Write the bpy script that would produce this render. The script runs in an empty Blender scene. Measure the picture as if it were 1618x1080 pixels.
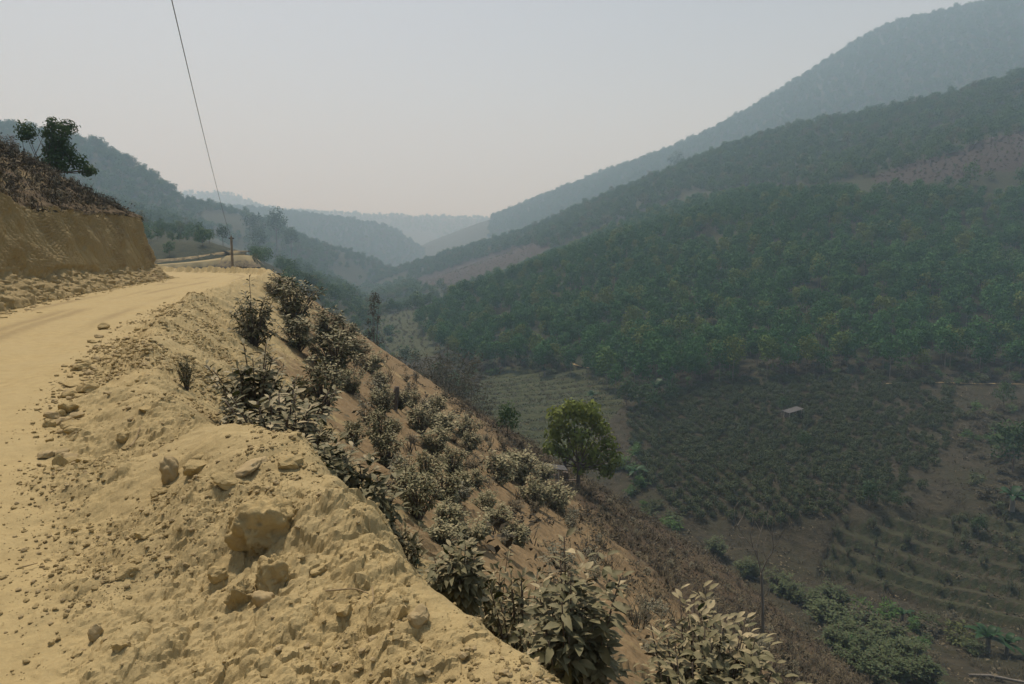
import bpy, math, random
import numpy as np
from mathutils import Vector, Matrix

# ------------------------------------------------------------------ camera, sky, sun, exposure
sc = bpy.context.scene
R = math.radians
FPX = 1079.0                       # focal length in pixels of the 1618 px wide photograph (24 mm)
PITCH = R(7.4)
EYE = np.array([0.0, 0.0, 1.6])    # standing on the road shoulder, road surface at z = 0
cam_d = bpy.data.cameras.new('camera'); cam = bpy.data.objects.new('camera', cam_d)
sc.collection.objects.link(cam); sc.camera = cam
cam_d.sensor_width = 36.0; cam_d.lens = 36.0 * FPX / 1618.0
cam_d.clip_start = 0.05; cam_d.clip_end = 20000
cam.location = EYE; cam.rotation_euler = (R(90) - PITCH, 0, 0)

SUN_EL, SUN_AZ = R(61), R(-28)     # azimuth from +Y, clockwise towards +X
sun_dir = Vector((math.sin(SUN_AZ) * math.cos(SUN_EL), math.cos(SUN_AZ) * math.cos(SUN_EL), math.sin(SUN_EL)))
world = bpy.data.worlds.new('World'); sc.world = world; world.use_nodes = True
wn, wl = world.node_tree.nodes, world.node_tree.links
wn.clear()
sky = wn.new('ShaderNodeTexSky'); sky.sky_type = 'NISHITA'; sky.sun_disc = False
sky.sun_elevation = SUN_EL; sky.sun_rotation = SUN_AZ
sky.altitude = 600; sky.air_density = 1.0; sky.dust_density = 3.0; sky.ozone_density = 1.0
hs = wn.new('ShaderNodeHueSaturation'); hs.inputs['Saturation'].default_value = 0.62
bg = wn.new('ShaderNodeBackground'); bg.inputs['Strength'].default_value = 0.118
wo = wn.new('ShaderNodeOutputWorld')
wl.new(sky.outputs[0], hs.inputs['Color']); wl.new(hs.outputs[0], bg.inputs['Color']); wl.new(bg.outputs[0], wo.inputs['Surface'])
sun_l = bpy.data.lights.new('sun', 'SUN'); sun = bpy.data.objects.new('sun', sun_l)
sc.collection.objects.link(sun)
sun_l.energy = 4.2; sun_l.angle = R(3); sun_l.color = (1.0, 0.96, 0.90)
sun.location = (0, 0, 60)
sun.rotation_euler = sun_dir.to_track_quat('Z', 'Y').to_euler()
sc.view_settings.view_transform = 'Standard'; sc.view_settings.look = 'None'
sc.view_settings.gamma = 1.0; sc.view_settings.use_curve_mapping = False
sc.view_settings.exposure = 0.0
HAZE_DENSITY = 0.00052
HAZE_COLOR = (0.56, 0.79, 1.0)   # small smoke particles scatter blue most
sc.cycles.use_denoising = True
sc.cycles.volume_bounces = 2; sc.cycles.max_bounces = 5
sc.cycles.diffuse_bounces = 2; sc.cycles.glossy_bounces = 1; sc.cycles.transmission_bounces = 2; sc.cycles.transparent_max_bounces = 8
sc.cycles.use_adaptive_sampling = True; sc.cycles.adaptive_threshold = 0.01

# ------------------------------------------------------------------ helpers
rng = np.random.default_rng(7)
random.seed(7)
SP, CP = math.sin(PITCH), math.cos(PITCH)
def ray(px, py):
    """direction of a photograph pixel, scaled so that y = 1"""
    cx = (np.asarray(px, float) - 809.0) / FPX; cy = (540.0 - np.asarray(py, float)) / FPX
    dy = CP + cy * SP; dz = -SP + cy * CP
    return cx / dy, dz / dy
def P(px, py, d):
    u, w = ray(px, py)
    return np.array([u * d, d, EYE[2] + w * d])
def pix(x, y, z):
    z = z - EYE[2]; fw = y * CP - z * SP; up = y * SP + z * CP
    fw = np.where(fw > 0.05, fw, 0.05)
    return 809.0 + FPX * x / fw, 540.0 - FPX * up / fw
def inpoly(px, py, poly):
    px = np.asarray(px, float); py = np.asarray(py, float)
    ins = np.zeros(px.shape, bool); n = len(poly); j = n - 1
    for i in range(n):
        xi, yi = poly[i]; xj, yj = poly[j]
        if yi != yj:
            c = ((yi > py) != (yj > py)) & (px < (xj - xi) * (py - yi) / (yj - yi) + xi)
            ins ^= c
        j = i
    return ins
def sm(a, b, x):
    t = np.clip((x - a) / (b - a), 0, 1); return t * t * (3 - 2 * t)

def _u(a): return np.asarray(a).astype(np.int32).view(np.uint32)
def _hu(ix, iy, iz, seed):
    h = _u(ix) * np.uint32(374761393) + _u(iy) * np.uint32(668265263) + (_u(iz) * np.uint32(2246822519) if iz is not None else np.uint32(0)) + np.uint32((seed * 974634533) & 0xFFFFFFFF)
    h = (h ^ (h >> np.uint32(13))) * np.uint32(1274126177); h = (h ^ (h >> np.uint32(16))) * np.uint32(2246822519)
    return h ^ (h >> np.uint32(15))
def _f(h): return (h >> np.uint32(8)).astype(np.float32) * np.float32(1 / 16777215.0)
def _h(ix, iy, iz, seed): return _f(_hu(ix, iy, iz, seed))
def vn2(x, y, seed=0):
    """2D value noise -1..1"""
    fx = np.floor(x); fy = np.floor(y); tx = x - fx; ty = y - fy
    tx = tx * tx * tx * (tx * (tx * 6 - 15) + 10); ty = ty * ty * ty * (ty * (ty * 6 - 15) + 10)
    z = None
    a = _h(fx, fy, z, seed); b = _h(fx + 1, fy, z, seed); c = _h(fx, fy + 1, z, seed); d = _h(fx + 1, fy + 1, z, seed)
    return 2 * ((a + (b - a) * tx) * (1 - ty) + (c + (d - c) * tx) * ty) - 1
def fbm2(x, y, oct=4, seed=0, gain=0.5, lac=2.03):
    s = 0; a = 1; n = 0; ca, sa = math.cos(0.6), math.sin(0.6)
    for k in range(oct):
        s = s + a * vn2(x, y, seed + k * 17); n += a; a *= gain
        x, y = (x * ca - y * sa) * lac + 3.1, (x * sa + y * ca) * lac - 1.7
    return s / n
def vn3(p, seed=0):
    f = np.floor(p); t = p - f; t = t * t * (3 - 2 * t); r = 0
    for dx in (0, 1):
        for dy in (0, 1):
            for dz in (0, 1):
                w = (t[:, 0] if dx else 1 - t[:, 0]) * (t[:, 1] if dy else 1 - t[:, 1]) * (t[:, 2] if dz else 1 - t[:, 2])
                r = r + w * _h(f[:, 0] + dx, f[:, 1] + dy, f[:, 2] + dz, seed)
    return 2 * r - 1
def clods2(x, y, seed=0, fill=0.6):
    """hemispherical lumps scattered on a jittered lattice, 0..1 height"""
    fx = np.floor(x); fy = np.floor(y); best = np.zeros(x.shape, np.float32); lx = (x - fx).astype(np.float32); ly = (y - fy).astype(np.float32)
    for i in (-1, 0, 1):
        for j in (-1, 0, 1):
            h = _hu(fx + i, fy + j, None, seed)
            v = [_f(h * np.uint32(k) ^ (h >> np.uint32(7))) for k in (1, 2654435761, 2246822519, 3266489917, 668265263)]
            r = 0.18 + 0.5 * v[2] ** 2; an = v[4] * 6.28; c = np.cos(an); s = np.sin(an); st = 1.0 + 0.9 * v[3]
            dx = lx - i - v[0]; dy = ly - j - v[1]
            q = ((dx * c + dy * s) ** 2 * st + (-dx * s + dy * c) ** 2) / (r * r)
            best = np.maximum(best, np.where(v[3] < fill, np.sqrt(np.maximum(0, 1 - q)) * r, 0))
    return best
def blocks2(x, y, seed=0):
    """broken ground: each cell of a jittered lattice is one tilted facet, -0.5..0.5 high"""
    fx = np.floor(x); fy = np.floor(y); lx = (x - fx).astype(np.float32); ly = (y - fy).astype(np.float32)
    bd = np.full(x.shape, 9.0, np.float32); bh = np.zeros(x.shape, np.float32)
    for i in (-1, 0, 1):
        for j in (-1, 0, 1):
            h = _hu(fx + i, fy + j, None, seed); v = [_f(h * np.uint32(k) ^ (h >> np.uint32(7))) for k in (1, 2654435761, 2246822519, 3266489917, 668265263)]
            dx = lx - i - v[0]; dy = ly - j - v[1]; q = dx * dx + dy * dy
            hh = (v[2] - 0.5) * 0.7 + (v[3] - 0.5) * 1.3 * dx + (v[4] - 0.5) * 1.3 * dy - 0.35 * q
            m = q < bd; bd = np.where(m, q, bd); bh = np.where(m, hh, bh)
    return bh
def mesh_from(name, verts, faces, smooth=True):
    """verts (N,3), faces (M,3) or (M,4) arrays, or a list of such face arrays"""
    fl = faces if isinstance(faces, list) else [faces]
    me = bpy.data.meshes.new(name)
    verts = np.asarray(verts, np.float32)
    me.vertices.add(len(verts)); me.vertices.foreach_set('co', verts.ravel())
    fl = [np.asarray(f, np.int32) for f in fl if len(f)]
    nl = sum(f.size for f in fl); npl = sum(len(f) for f in fl)
    me.loops.add(nl); me.loops.foreach_set('vertex_index', np.concatenate([f.ravel() for f in fl]))
    me.polygons.add(npl)
    starts = []; o = 0
    for f in fl:
        starts.append(o + np.arange(len(f)) * f.shape[1]); o += f.size
    me.polygons.foreach_set('loop_start', np.concatenate(starts).astype(np.int32))
    me.update(calc_edges=True)
    if smooth: me.shade_smooth()
    else: me.shade_flat()
    return me
def attr(me, name, data, typ='FLOAT'):
    a = me.attributes.new(name, typ, 'POINT')
    a.data.foreach_set('color' if typ == 'FLOAT_COLOR' else 'value', np.ascontiguousarray(data, np.float32 if typ != 'INT' else np.int32).ravel())
def link(name, data, mat=None, parent=None):
    o = bpy.data.objects.new(name, data); sc.collection.objects.link(o)
    if mat is not None and data is not None and len(data.materials) == 0: data.materials.append(mat)
    if parent is not None: o.parent = parent
    return o
def tag(o, label=None, cat=None, group=None, kind=None):
    if label: o['label'] = label
    if cat: o['category'] = cat
    if group: o['group'] = group
    if kind: o['kind'] = kind
    return o
def copy_tree(o, parent=None):
    c = o.copy(); sc.collection.objects.link(c); c.parent = parent
    for ch in o.children: copy_tree(ch, c)
    return c
def empty(name, loc, rz=0.0, s=1.0):
    o = bpy.data.objects.new(name, None); sc.collection.objects.link(o); o.empty_display_size = 0.2
    o.location = loc; o.rotation_euler = (0, 0, rz); o.scale = (s, s, s)
    return o
def catmull(pts, n=12):
    p = np.asarray(pts, float); p = np.vstack([2 * p[0] - p[1], p, 2 * p[-1] - p[-2]]); out = []
    for i in range(1, len(p) - 2):
        for t in np.linspace(0, 1, n, endpoint=False):
            out.append(0.5 * ((2 * p[i]) + (-p[i-1] + p[i+1]) * t + (2*p[i-1] - 5*p[i] + 4*p[i+1] - p[i+2]) * t*t + (-p[i-1] + 3*p[i] - 3*p[i+1] + p[i+2]) * t**3))
    out.append(p[-2]); return np.array(out)
def curve_dist(x, y, C):
    """signed distance to polyline (positive on its right), arc length and nearest point y"""
    x = np.asarray(x, float).ravel(); y = np.asarray(y, float).ravel()
    A = C[:-1]; B = C[1:]; D = B - A; L2 = (D ** 2).sum(1); L = np.sqrt(L2); S0 = np.concatenate([[0], np.cumsum(L)[:-1]])
    dist = np.empty_like(x); s = np.empty_like(x); ny = np.empty_like(x)
    for k in range(0, len(x), 20000):
        xs = x[k:k+20000, None]; ys = y[k:k+20000, None]
        t = np.clip(((xs - A[:, 0]) * D[:, 0] + (ys - A[:, 1]) * D[:, 1]) / L2, 0, 1)
        ex = xs - (A[:, 0] + t * D[:, 0]); ey = ys - (A[:, 1] + t * D[:, 1]); q = ex * ex + ey * ey
        i = q.argmin(1); r = np.arange(len(i))
        cr = D[i, 0] * ey[r, i] - D[i, 1] * ex[r, i]
        dist[k:k+20000] = np.sqrt(q[r, i]) * np.where(cr > 0, -1, 1)
        s[k:k+20000] = S0[i] + t[r, i] * L[i]; ny[k:k+20000] = A[i, 1] + t[r, i] * D[i, 1]
    return dist, s, ny
def tps(pts, smooth=0.0):
    """thin plate spline through (x, y, z) points"""
    p = np.asarray(pts, float); n = len(p); sc_ = 100.0
    q = p[:, :2] / sc_
    def U(r2): return np.where(r2 > 1e-12, 0.5 * r2 * np.log(np.maximum(r2, 1e-12)), 0)
    r2 = ((q[:, None] - q[None]) ** 2).sum(2)
    K = U(r2) + smooth * np.eye(n); Pm = np.hstack([np.ones((n, 1)), q])
    M = np.block([[K, Pm], [Pm.T, np.zeros((3, 3))]]); w = np.linalg.solve(M, np.concatenate([p[:, 2], np.zeros(3)]))
    def f(x, y):
        x = np.asarray(x, float); sh = x.shape; a = np.stack([x.ravel(), np.asarray(y, float).ravel()], 1) / sc_
        out = np.empty(len(a))
        for k in range(0, len(a), 20000):
            b = a[k:k+20000]; r2 = ((b[:, None] - q[None]) ** 2).sum(2)
            out[k:k+20000] = U(r2) @ w[:n] + w[n] + b @ w[n+1:]
        return out.reshape(sh)
    return f
def grid_faces(nu, nv):
    i = np.arange(nu - 1)[:, None] * nv + np.arange(nv - 1)[None]
    i = i.ravel(); return np.stack([i, i + nv, i + nv + 1, i + 1], 1)
def submesh(name, verts, faces, keep, extra=None):
    f = faces[keep]; used = np.unique(f); m = -np.ones(len(verts), np.int64); m[used] = np.arange(len(used))
    me = mesh_from(name, verts[used], m[f])
    for k, (d, t) in (extra or {}).items(): attr(me, k, d[used], t)
    return me
def tube(path, rad, sides=5, cap=True):
    path = np.asarray(path, float); n = len(path); rad = np.broadcast_to(np.asarray(rad, float), (n,))
    tg = np.gradient(path, axis=0); tg /= np.linalg.norm(tg, axis=1)[:, None] + 1e-9
    ref = np.array([0.31, 0.17, 0.93]) if abs(tg[0, 2]) < 0.8 else np.array([1.0, 0.13, 0.07])
    a = np.cross(tg, ref); a /= np.linalg.norm(a, axis=1)[:, None] + 1e-9; b = np.cross(tg, a)
    th = np.arange(sides) / sides * 2 * math.pi
    v = path[:, None] + rad[:, None, None] * (np.cos(th)[None, :, None] * a[:, None] + np.sin(th)[None, :, None] * b[:, None])
    v = v.reshape(-1, 3); f = []
    for i in range(n - 1):
        for j in range(sides):
            k = (j + 1) % sides; f.append((i*sides + j, i*sides + k, (i+1)*sides + k, (i+1)*sides + j))
    if cap:
        v = np.vstack([v, path[-1]]); c = len(v) - 1; o = (n - 1) * sides
        f += [(o + j, o + (j + 1) % sides, c, c) for j in range(sides)]
        f = [q for q in f]
    return v, f
class MB:
    """collects pieces of one mesh"""
    def __init__(s): s.v = []; s.q = []; s.t = []; s.n = 0
    def add(s, v, f):
        v = np.asarray(v, float)
        for q in f:
            q = list(q)
            if len(q) == 4 and q[2] == q[3]: q = q[:3]
            (s.t if len(q) == 3 else s.q).append([i + s.n for i in q])
        s.v.append(v); s.n += len(v); return s
    def arr(s, v, f):
        s.v.append(np.asarray(v, float)); f = np.asarray(f) + s.n
        (s.t if f.shape[1] == 3 else s.q).extend(f.tolist()); s.n += len(v); return s
    def tube(s, path, rad, sides=5): return s.add(*tube(path, rad, sides))
    def box(s, c, d, rz=0.0, tilt=None):
        x, y, z = np.asarray(d) / 2.0
        v = np.array([(a*x, b*y, e*z) for e in (-1, 1) for a, b in ((-1, -1), (1, -1), (1, 1), (-1, 1))])
        if tilt is not None: v = v @ np.array(Matrix.Rotation(tilt[0], 3, tilt[1])).T
        ca, sa = math.cos(rz), math.sin(rz); v = v @ np.array([[ca, sa, 0], [-sa, ca, 0], [0, 0, 1]])
        return s.add(v + np.asarray(c), [(3, 2, 1, 0), (4, 5, 6, 7), (0, 1, 5, 4), (1, 2, 6, 5), (2, 3, 7, 6), (3, 0, 4, 7)])
    def mesh(s, name, smooth=True):
        fl = []
        if s.q: fl.append(np.array(s.q))
        if s.t: fl.append(np.array(s.t))
        return mesh_from(name, np.vstack(s.v), fl, smooth)

# ------------------------------------------------------------------ materials
def node_mat(name):
    m = bpy.data.materials.new(name); m.use_nodes = True
    nt = m.node_tree; b = nt.nodes['Principled BSDF']
    b.inputs['Specular IOR Level'].default_value = 0.15; b.inputs['Roughness'].default_value = 0.9
    return m, nt, b
class NB:
    def __init__(s, nt): s.nt = nt; s.N = nt.nodes; s.L = nt.links; s.pos = s.N.new('ShaderNodeNewGeometry').outputs['Position']
    def noise(s, scale, detail=4, rough=0.6, vec=None, out=0):
        n = s.N.new('ShaderNodeTexNoise'); n.inputs['Scale'].default_value = scale; n.inputs['Detail'].default_value = detail; n.inputs['Roughness'].default_value = rough
        s.L.new(vec or s.pos, n.inputs['Vector']); return n.outputs[out]
    def voro(s, scale, vec=None, feature='F1'):
        n = s.N.new('ShaderNodeTexVoronoi'); n.inputs['Scale'].default_value = scale; n.feature = feature
        s.L.new(vec or s.pos, n.inputs['Vector']); return n.outputs['Distance']
    def scale(s, v, vec=None):
        n = s.N.new('ShaderNodeVectorMath'); n.operation = 'MULTIPLY'; n.inputs[1].default_value = v; s.L.new(vec or s.pos, n.inputs[0]); return n.outputs[0]
    def ramp(s, fac, stops):
        n = s.N.new('ShaderNodeValToRGB'); e = n.color_ramp.elements
        while len(e) < len(stops): e.new(0.5)
        for el, (p, c) in zip(e, stops): el.position = p; el.color = tuple(c) + (1,) if len(c) == 3 else c
        s.L.new(fac, n.inputs[0]); return n.outputs[0]
    def rng(s, v, a, b, c=0.0, d=1.0):
        n = s.N.new('ShaderNodeMapRange'); n.inputs[1].default_value = a; n.inputs[2].default_value = b; n.inputs[3].default_value = c; n.inputs[4].default_value = d
        s.L.new(v, n.inputs[0]); return n.outputs[0]
    def math(s, op, a, b=None):
        n = s.N.new('ShaderNodeMath'); n.operation = op
        for i, v in enumerate((a, b)):
            if v is None: continue
            if isinstance(v, (int, float)): n.inputs[i].default_value = v
            else: s.L.new(v, n.inputs[i])
        return n.outputs[0]
    def mix(s, fac, a, b, mode='MIX'):
        n = s.N.new('ShaderNodeMix'); n.data_type = 'RGBA'; n.blend_type = mode
        for i, v in ((0, fac), (6, a), (7, b)):
            if isinstance(v, (int, float)): n.inputs[i].default_value = v
            elif isinstance(v, tuple): n.inputs[i].default_value = v + (1,)
            else: s.L.new(v, n.inputs[i])
        return n.outputs[2]
    def attr(s, name):
        n = s.N.new('ShaderNodeAttribute'); n.attribute_name = name; return n
    def bump(s, h, strength, dist, normal=None):
        n = s.N.new('ShaderNodeBump'); n.inputs['Strength'].default_value = strength; n.inputs['Distance'].default_value = dist
        s.L.new(h, n.inputs['Height'])
        if normal is not None: s.L.new(normal, n.inputs['Normal'])
        return n.outputs[0]
DUST = (0.465, 0.368, 0.178); DUST2 = (0.345, 0.27, 0.128); SUBSOIL = (0.265, 0.19, 0.098); LITTER = (0.105, 0.075, 0.045)
def soil_material(name, bump=1.0, flute=False):
    """dusty yellow earth; vertex colour 'zone' says which soil lies where: r dust, g leaf litter, b orange subsoil"""
    m, nt, b = node_mat(name); n = NB(nt)
    z = n.attr('zone'); sep = n.N.new('ShaderNodeSeparateColor'); n.L.new(z.outputs['Color'], sep.inputs[0])
    n1 = n.noise(0.9, 5); n2 = n.noise(7.0, 5, 0.65); n3 = n.noise(60.0, 3, 0.7)
    dust = n.mix(n.rng(n2, 0.3, 0.7), DUST2, DUST)
    dust = n.mix(n.rng(n1, 0.35, 0.7), dust, (0.415, 0.335, 0.17))
    sub = n.mix(n.rng(n2, 0.3, 0.7), (0.18, 0.127, 0.066), SUBSOIL)
    lit = n.mix(n.rng(n.noise(3.5, 6, 0.7), 0.35, 0.65), (0.045, 0.034, 0.024), LITTER)
    def fuzzy(c, k=0.55):
        v = n.math('ADD', c, n.math('MULTIPLY', n.math('SUBTRACT', n2, 0.5), k)); v = n.math('ADD', v, n.math('MULTIPLY', n.math('SUBTRACT', n1, 0.5), k))
        return n.rng(v, 0.35, 0.65)
    col = n.mix(fuzzy(sep.outputs[2]), dust, sub)
    col = n.mix(fuzzy(sep.outputs[1]), col, lit)
    col = n.mix(n.rng(n3, 0.35, 0.75, 0.0, 0.35), col, n.mix(0.5, col, (0.12, 0.085, 0.04)))
    col = n.mix(n.rng(n.math('ADD', sep.outputs[0], n.math('MULTIPLY', n.math('SUBTRACT', n2, 0.5), 0.5)), 0.2, 0.9, 0.7, 0.0), col, n.mix(0.55, col, (0.15, 0.108, 0.055)))
    n.L.new(col, b.inputs['Base Color'])
    h = n.math('ADD', n.math('MULTIPLY', n.noise(45.0, 5, 0.65), 0.6), n.math('MULTIPLY', n.noise(220.0, 2, 0.6), 0.25))
    bm = n.bump(h, 0.55 * bump, 0.02)
    n.L.new(bm, b.inputs['Normal'])
    return m
def ground_material(name):
    """far ground: zone r forest floor and painted shade on terrace risers, g cleared reddish earth, b pale grassy field; elsewhere dark scrubby soil"""
    m, nt, b = node_mat(name); n = NB(nt)
    z = n.attr('zone'); sep = n.N.new('ShaderNodeSeparateColor'); n.L.new(z.outputs['Color'], sep.inputs[0])
    n1 = n.noise(0.10, 5); n2 = n.noise(0.7, 6, 0.7); n3 = n.noise(2.5, 5, 0.75)
    base = n.mix(n.rng(n2, 0.35, 0.65), (0.028, 0.026, 0.015), (0.064, 0.056, 0.034))
    base = n.mix(n.rng(n1, 0.45, 0.62), base, (0.042, 0.042, 0.022))
    base = n.mix(n.rng(n3, 0.60, 0.72, 0, 0.6), base, (0.13, 0.10, 0.068))
    fo = n.mix(n.rng(n2, 0.35, 0.65), (0.018, 0.026, 0.012), (0.05, 0.055, 0.025))
    cl = n.mix(n.rng(n2, 0.35, 0.65), (0.032, 0.026, 0.020), (0.060, 0.047, 0.036))
    fi = n.mix(n.rng(n2, 0.35, 0.65), (0.038, 0.048, 0.020), (0.072, 0.080, 0.036))
    def fuzzy(c):
        return n.rng(n.math('ADD', c, n.math('MULTIPLY', n.math('SUBTRACT', n1, 0.5), 0.5)), 0.35, 0.65)
    col = n.mix(fuzzy(sep.outputs[0]), base, fo); col = n.mix(fuzzy(sep.outputs[1]), col, cl); col = n.mix(fuzzy(sep.outputs[2]), col, fi)
    n.L.new(col, b.inputs['Base Color'])
    n.L.new(n.bump(n.math('ADD', n2, n3), 0.7, 0.5), b.inputs['Normal'])
    return m
def leaf_material(name, c1, c2, dust=0.0, dust_col=(0.40, 0.35, 0.235), rough=0.7, trans=0.0, c3=None):
    m, nt, b = node_mat(name); n = NB(nt)
    oi = n.N.new('ShaderNodeObjectInfo'); tc = n.N.new('ShaderNodeTexCoord')
    n1 = n.noise(3.0, 3, 0.6); ra = oi.outputs['Random']
    wn_ = n.N.new('ShaderNodeTexWhiteNoise'); wn_.noise_dimensions = '1D'
    isl = n.N.new('ShaderNodeNewGeometry'); n.L.new(isl.outputs['Random Per Island'], wn_.inputs['W'])
    v = n.math('ADD', n.math('MULTIPLY', ra, 0.45), n.math('MULTIPLY', wn_.outputs[0], 0.55))
    col = n.mix(v, c1, c2)
    if c3 is not None:
        col = n.mix(n.rng(ra, 0.80, 0.92), col, c3)
    if dust > 0:
        nz = n.N.new('ShaderNodeSeparateXYZ'); n.L.new(isl.outputs['Normal'], nz.inputs[0])
        up = n.rng(nz.outputs[2], -0.1, 0.75, 0.15, 1.0)
        q = n.math('MULTIPLY', n.math('ADD', up, n.math('MULTIPLY', n.math('SUBTRACT', wn_.outputs[0], 0.5), 1.3)), n.rng(n.noise(25.0, 3), 0.25, 0.7, 0.45, 1.0))
        q = n.math('MULTIPLY', q, dust); n.nt = n.nt
        cl_ = n.math('MINIMUM', n.math('MAXIMUM', q, 0.0), 1.0)
        col = n.mix(cl_, col, dust_col)
    n.L.new(col, b.inputs['Base Color']); b.inputs['Roughness'].default_value = rough; b.inputs['Specular IOR Level'].default_value = 0.2
    if trans > 0:
        tr = n.N.new('ShaderNodeBsdfTranslucent'); n.L.new(col, tr.inputs['Color'])
        mx = n.N.new('ShaderNodeMixShader'); mx.inputs[0].default_value = trans
        out = [q for q in n.N if q.type == 'OUTPUT_MATERIAL'][0]
        n.L.new(b.outputs[0], mx.inputs[1]); n.L.new(tr.outputs[0], mx.inputs[2]); n.L.new(mx.outputs[0], out.inputs['Surface'])
    return m
def plain_material(name, c1, c2, scale=6.0, rough=0.9, bump=0.4, dist=0.01, stretch=(1, 1, 1)):
    m, nt, b = node_mat(name); n = NB(nt)
    tc = n.N.new('ShaderNodeTexCoord'); vec = n.scale(stretch, tc.outputs['Object'])
    a = n.noise(scale, 5, 0.65, vec)
    n.L.new(n.mix(n.rng(a, 0.3, 0.7), c1, c2), b.inputs['Base Color']); b.inputs['Roughness'].default_value = rough
    n.L.new(n.bump(n.noise(scale * 6, 4, 0.7, vec), bump, dist), b.inputs['Normal'])
    return m
M = {}
M['soil'] = soil_material('dusty_earth'); M['ground'] = ground_material('hillside_ground')
M['rock'] = plain_material('dusty_clod', (0.35, 0.272, 0.13), (0.455, 0.358, 0.175), 9.0, 0.95, 0.6, 0.02)
M['stone'] = plain_material('dusty_stone', (0.34, 0.265, 0.14), (0.41, 0.325, 0.175), 14.0, 0.9, 0.3, 0.008)
M['bark'] = plain_material('bark', (0.075, 0.058, 0.042), (0.17, 0.14, 0.11), 5.0, 0.9, 0.6, 0.03, (1, 1, 0.25))
M['palebark'] = plain_material('pale_bark', (0.13, 0.12, 0.095), (0.24, 0.22, 0.18), 3.0, 0.9, 0.4, 0.02, (1, 1, 0.4))
M['twig'] = plain_material('dusty_wood', (0.24, 0.18, 0.10), (0.36, 0.28, 0.16), 12.0, 0.9, 0.5, 0.006, (1, 1, 0.3))
M['dusty_leaf'] = leaf_material('dusty_leaf', (0.026, 0.040, 0.012), (0.058, 0.076, 0.024), 0.72, (0.40, 0.335, 0.195), 0.65)
M['slope_leaf'] = leaf_material('slope_shrub_leaf', (0.028, 0.044, 0.012), (0.070, 0.090, 0.026), 0.66, (0.39, 0.34, 0.19), 0.65)
M['halfdust_leaf'] = leaf_material('half_dusty_leaf', (0.028, 0.038, 0.018), (0.060, 0.068, 0.032), 0.55, (0.30, 0.27, 0.18), 0.65)
M['brown_leaf'] = leaf_material('dry_brown_leaf', (0.052, 0.046, 0.026), (0.102, 0.088, 0.050), 0.35, (0.26, 0.215, 0.13), 0.8)
M['coffee_leaf'] = leaf_material('coffee_leaf', (0.024, 0.046, 0.014), (0.066, 0.092, 0.030), 0.18, (0.13, 0.13, 0.075), 0.7)
M['rubber_leaf'] = leaf_material('rubber_leaf', (0.022, 0.084, 0.022), (0.074, 0.182, 0.048), 0, rough=0.75, trans=0.12, c3=(0.12, 0.165, 0.035))
M['wood_leaf'] = leaf_material('woodland_leaf', (0.030, 0.082, 0.020), (0.098, 0.175, 0.046), 0, rough=0.75, trans=0.2, c3=(0.105, 0.125, 0.045))
M['bright_leaf'] = leaf_material('yellow_green_leaf', (0.075, 0.110, 0.020), (0.215, 0.255, 0.058), 0, rough=0.7, trans=0.25)
M['tree_leaf'] = leaf_material('dark_tree_leaf', (0.024, 0.060, 0.020), (0.070, 0.120, 0.040), 0, rough=0.7, trans=0.2)
M['grey_leaf'] = leaf_material('grey_green_leaf', (0.055, 0.055, 0.034), (0.105, 0.098, 0.062), 0.2, (0.17, 0.15, 0.1), 0.8, trans=0.2)
M['banana_leaf'] = leaf_material('banana_leaf', (0.018, 0.055, 0.018), (0.040, 0.095, 0.030), 0, rough=0.5, trans=0.3)
M['dead_leaf'] = leaf_material('dead_brush', (0.034, 0.031, 0.021), (0.082, 0.070, 0.046), 0, rough=0.9)
# ------------------------------------------------------------------ the hillside we stand on
EDGE = catmull([(9, -12), (3.6, -5.5), (0.6, -1), (-1.9, 2.7), (-4.7, 7.2), (-9, 17), (-13, 30), (-17, 46), (-19.5, 52), (-24, 56.5), (-31, 59), (-44, 60), (-70, 56)], 6)
FOOT = catmull([(3, -16), (-1.5, -8), (-5.5, 0), (-9.3, 8), (-14.4, 19), (-18.5, 31), (-21.8, 42.5), (-24.2, 46.8), (-29, 49.5), (-42, 51), (-70, 48)], 6)
def crest(ny):
    tc = np.interp(ny, [-5, 2, 3.6, 4.6, 6.0, 8, 12, 17, 40], [1.1, 1.2, 1.3, 1.1, 0.8, 0.7, 0.6, 0.5, 0.5])
    hc = np.interp(ny, [-5, 2, 3.6, 4.6, 6.0, 8, 12, 17, 40, 55], [0.30, 0.34, 0.38, 0.30, 0.14, 0.14, 0.20, 0.25, 0.22, 0.45])
    return tc, hc
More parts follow.
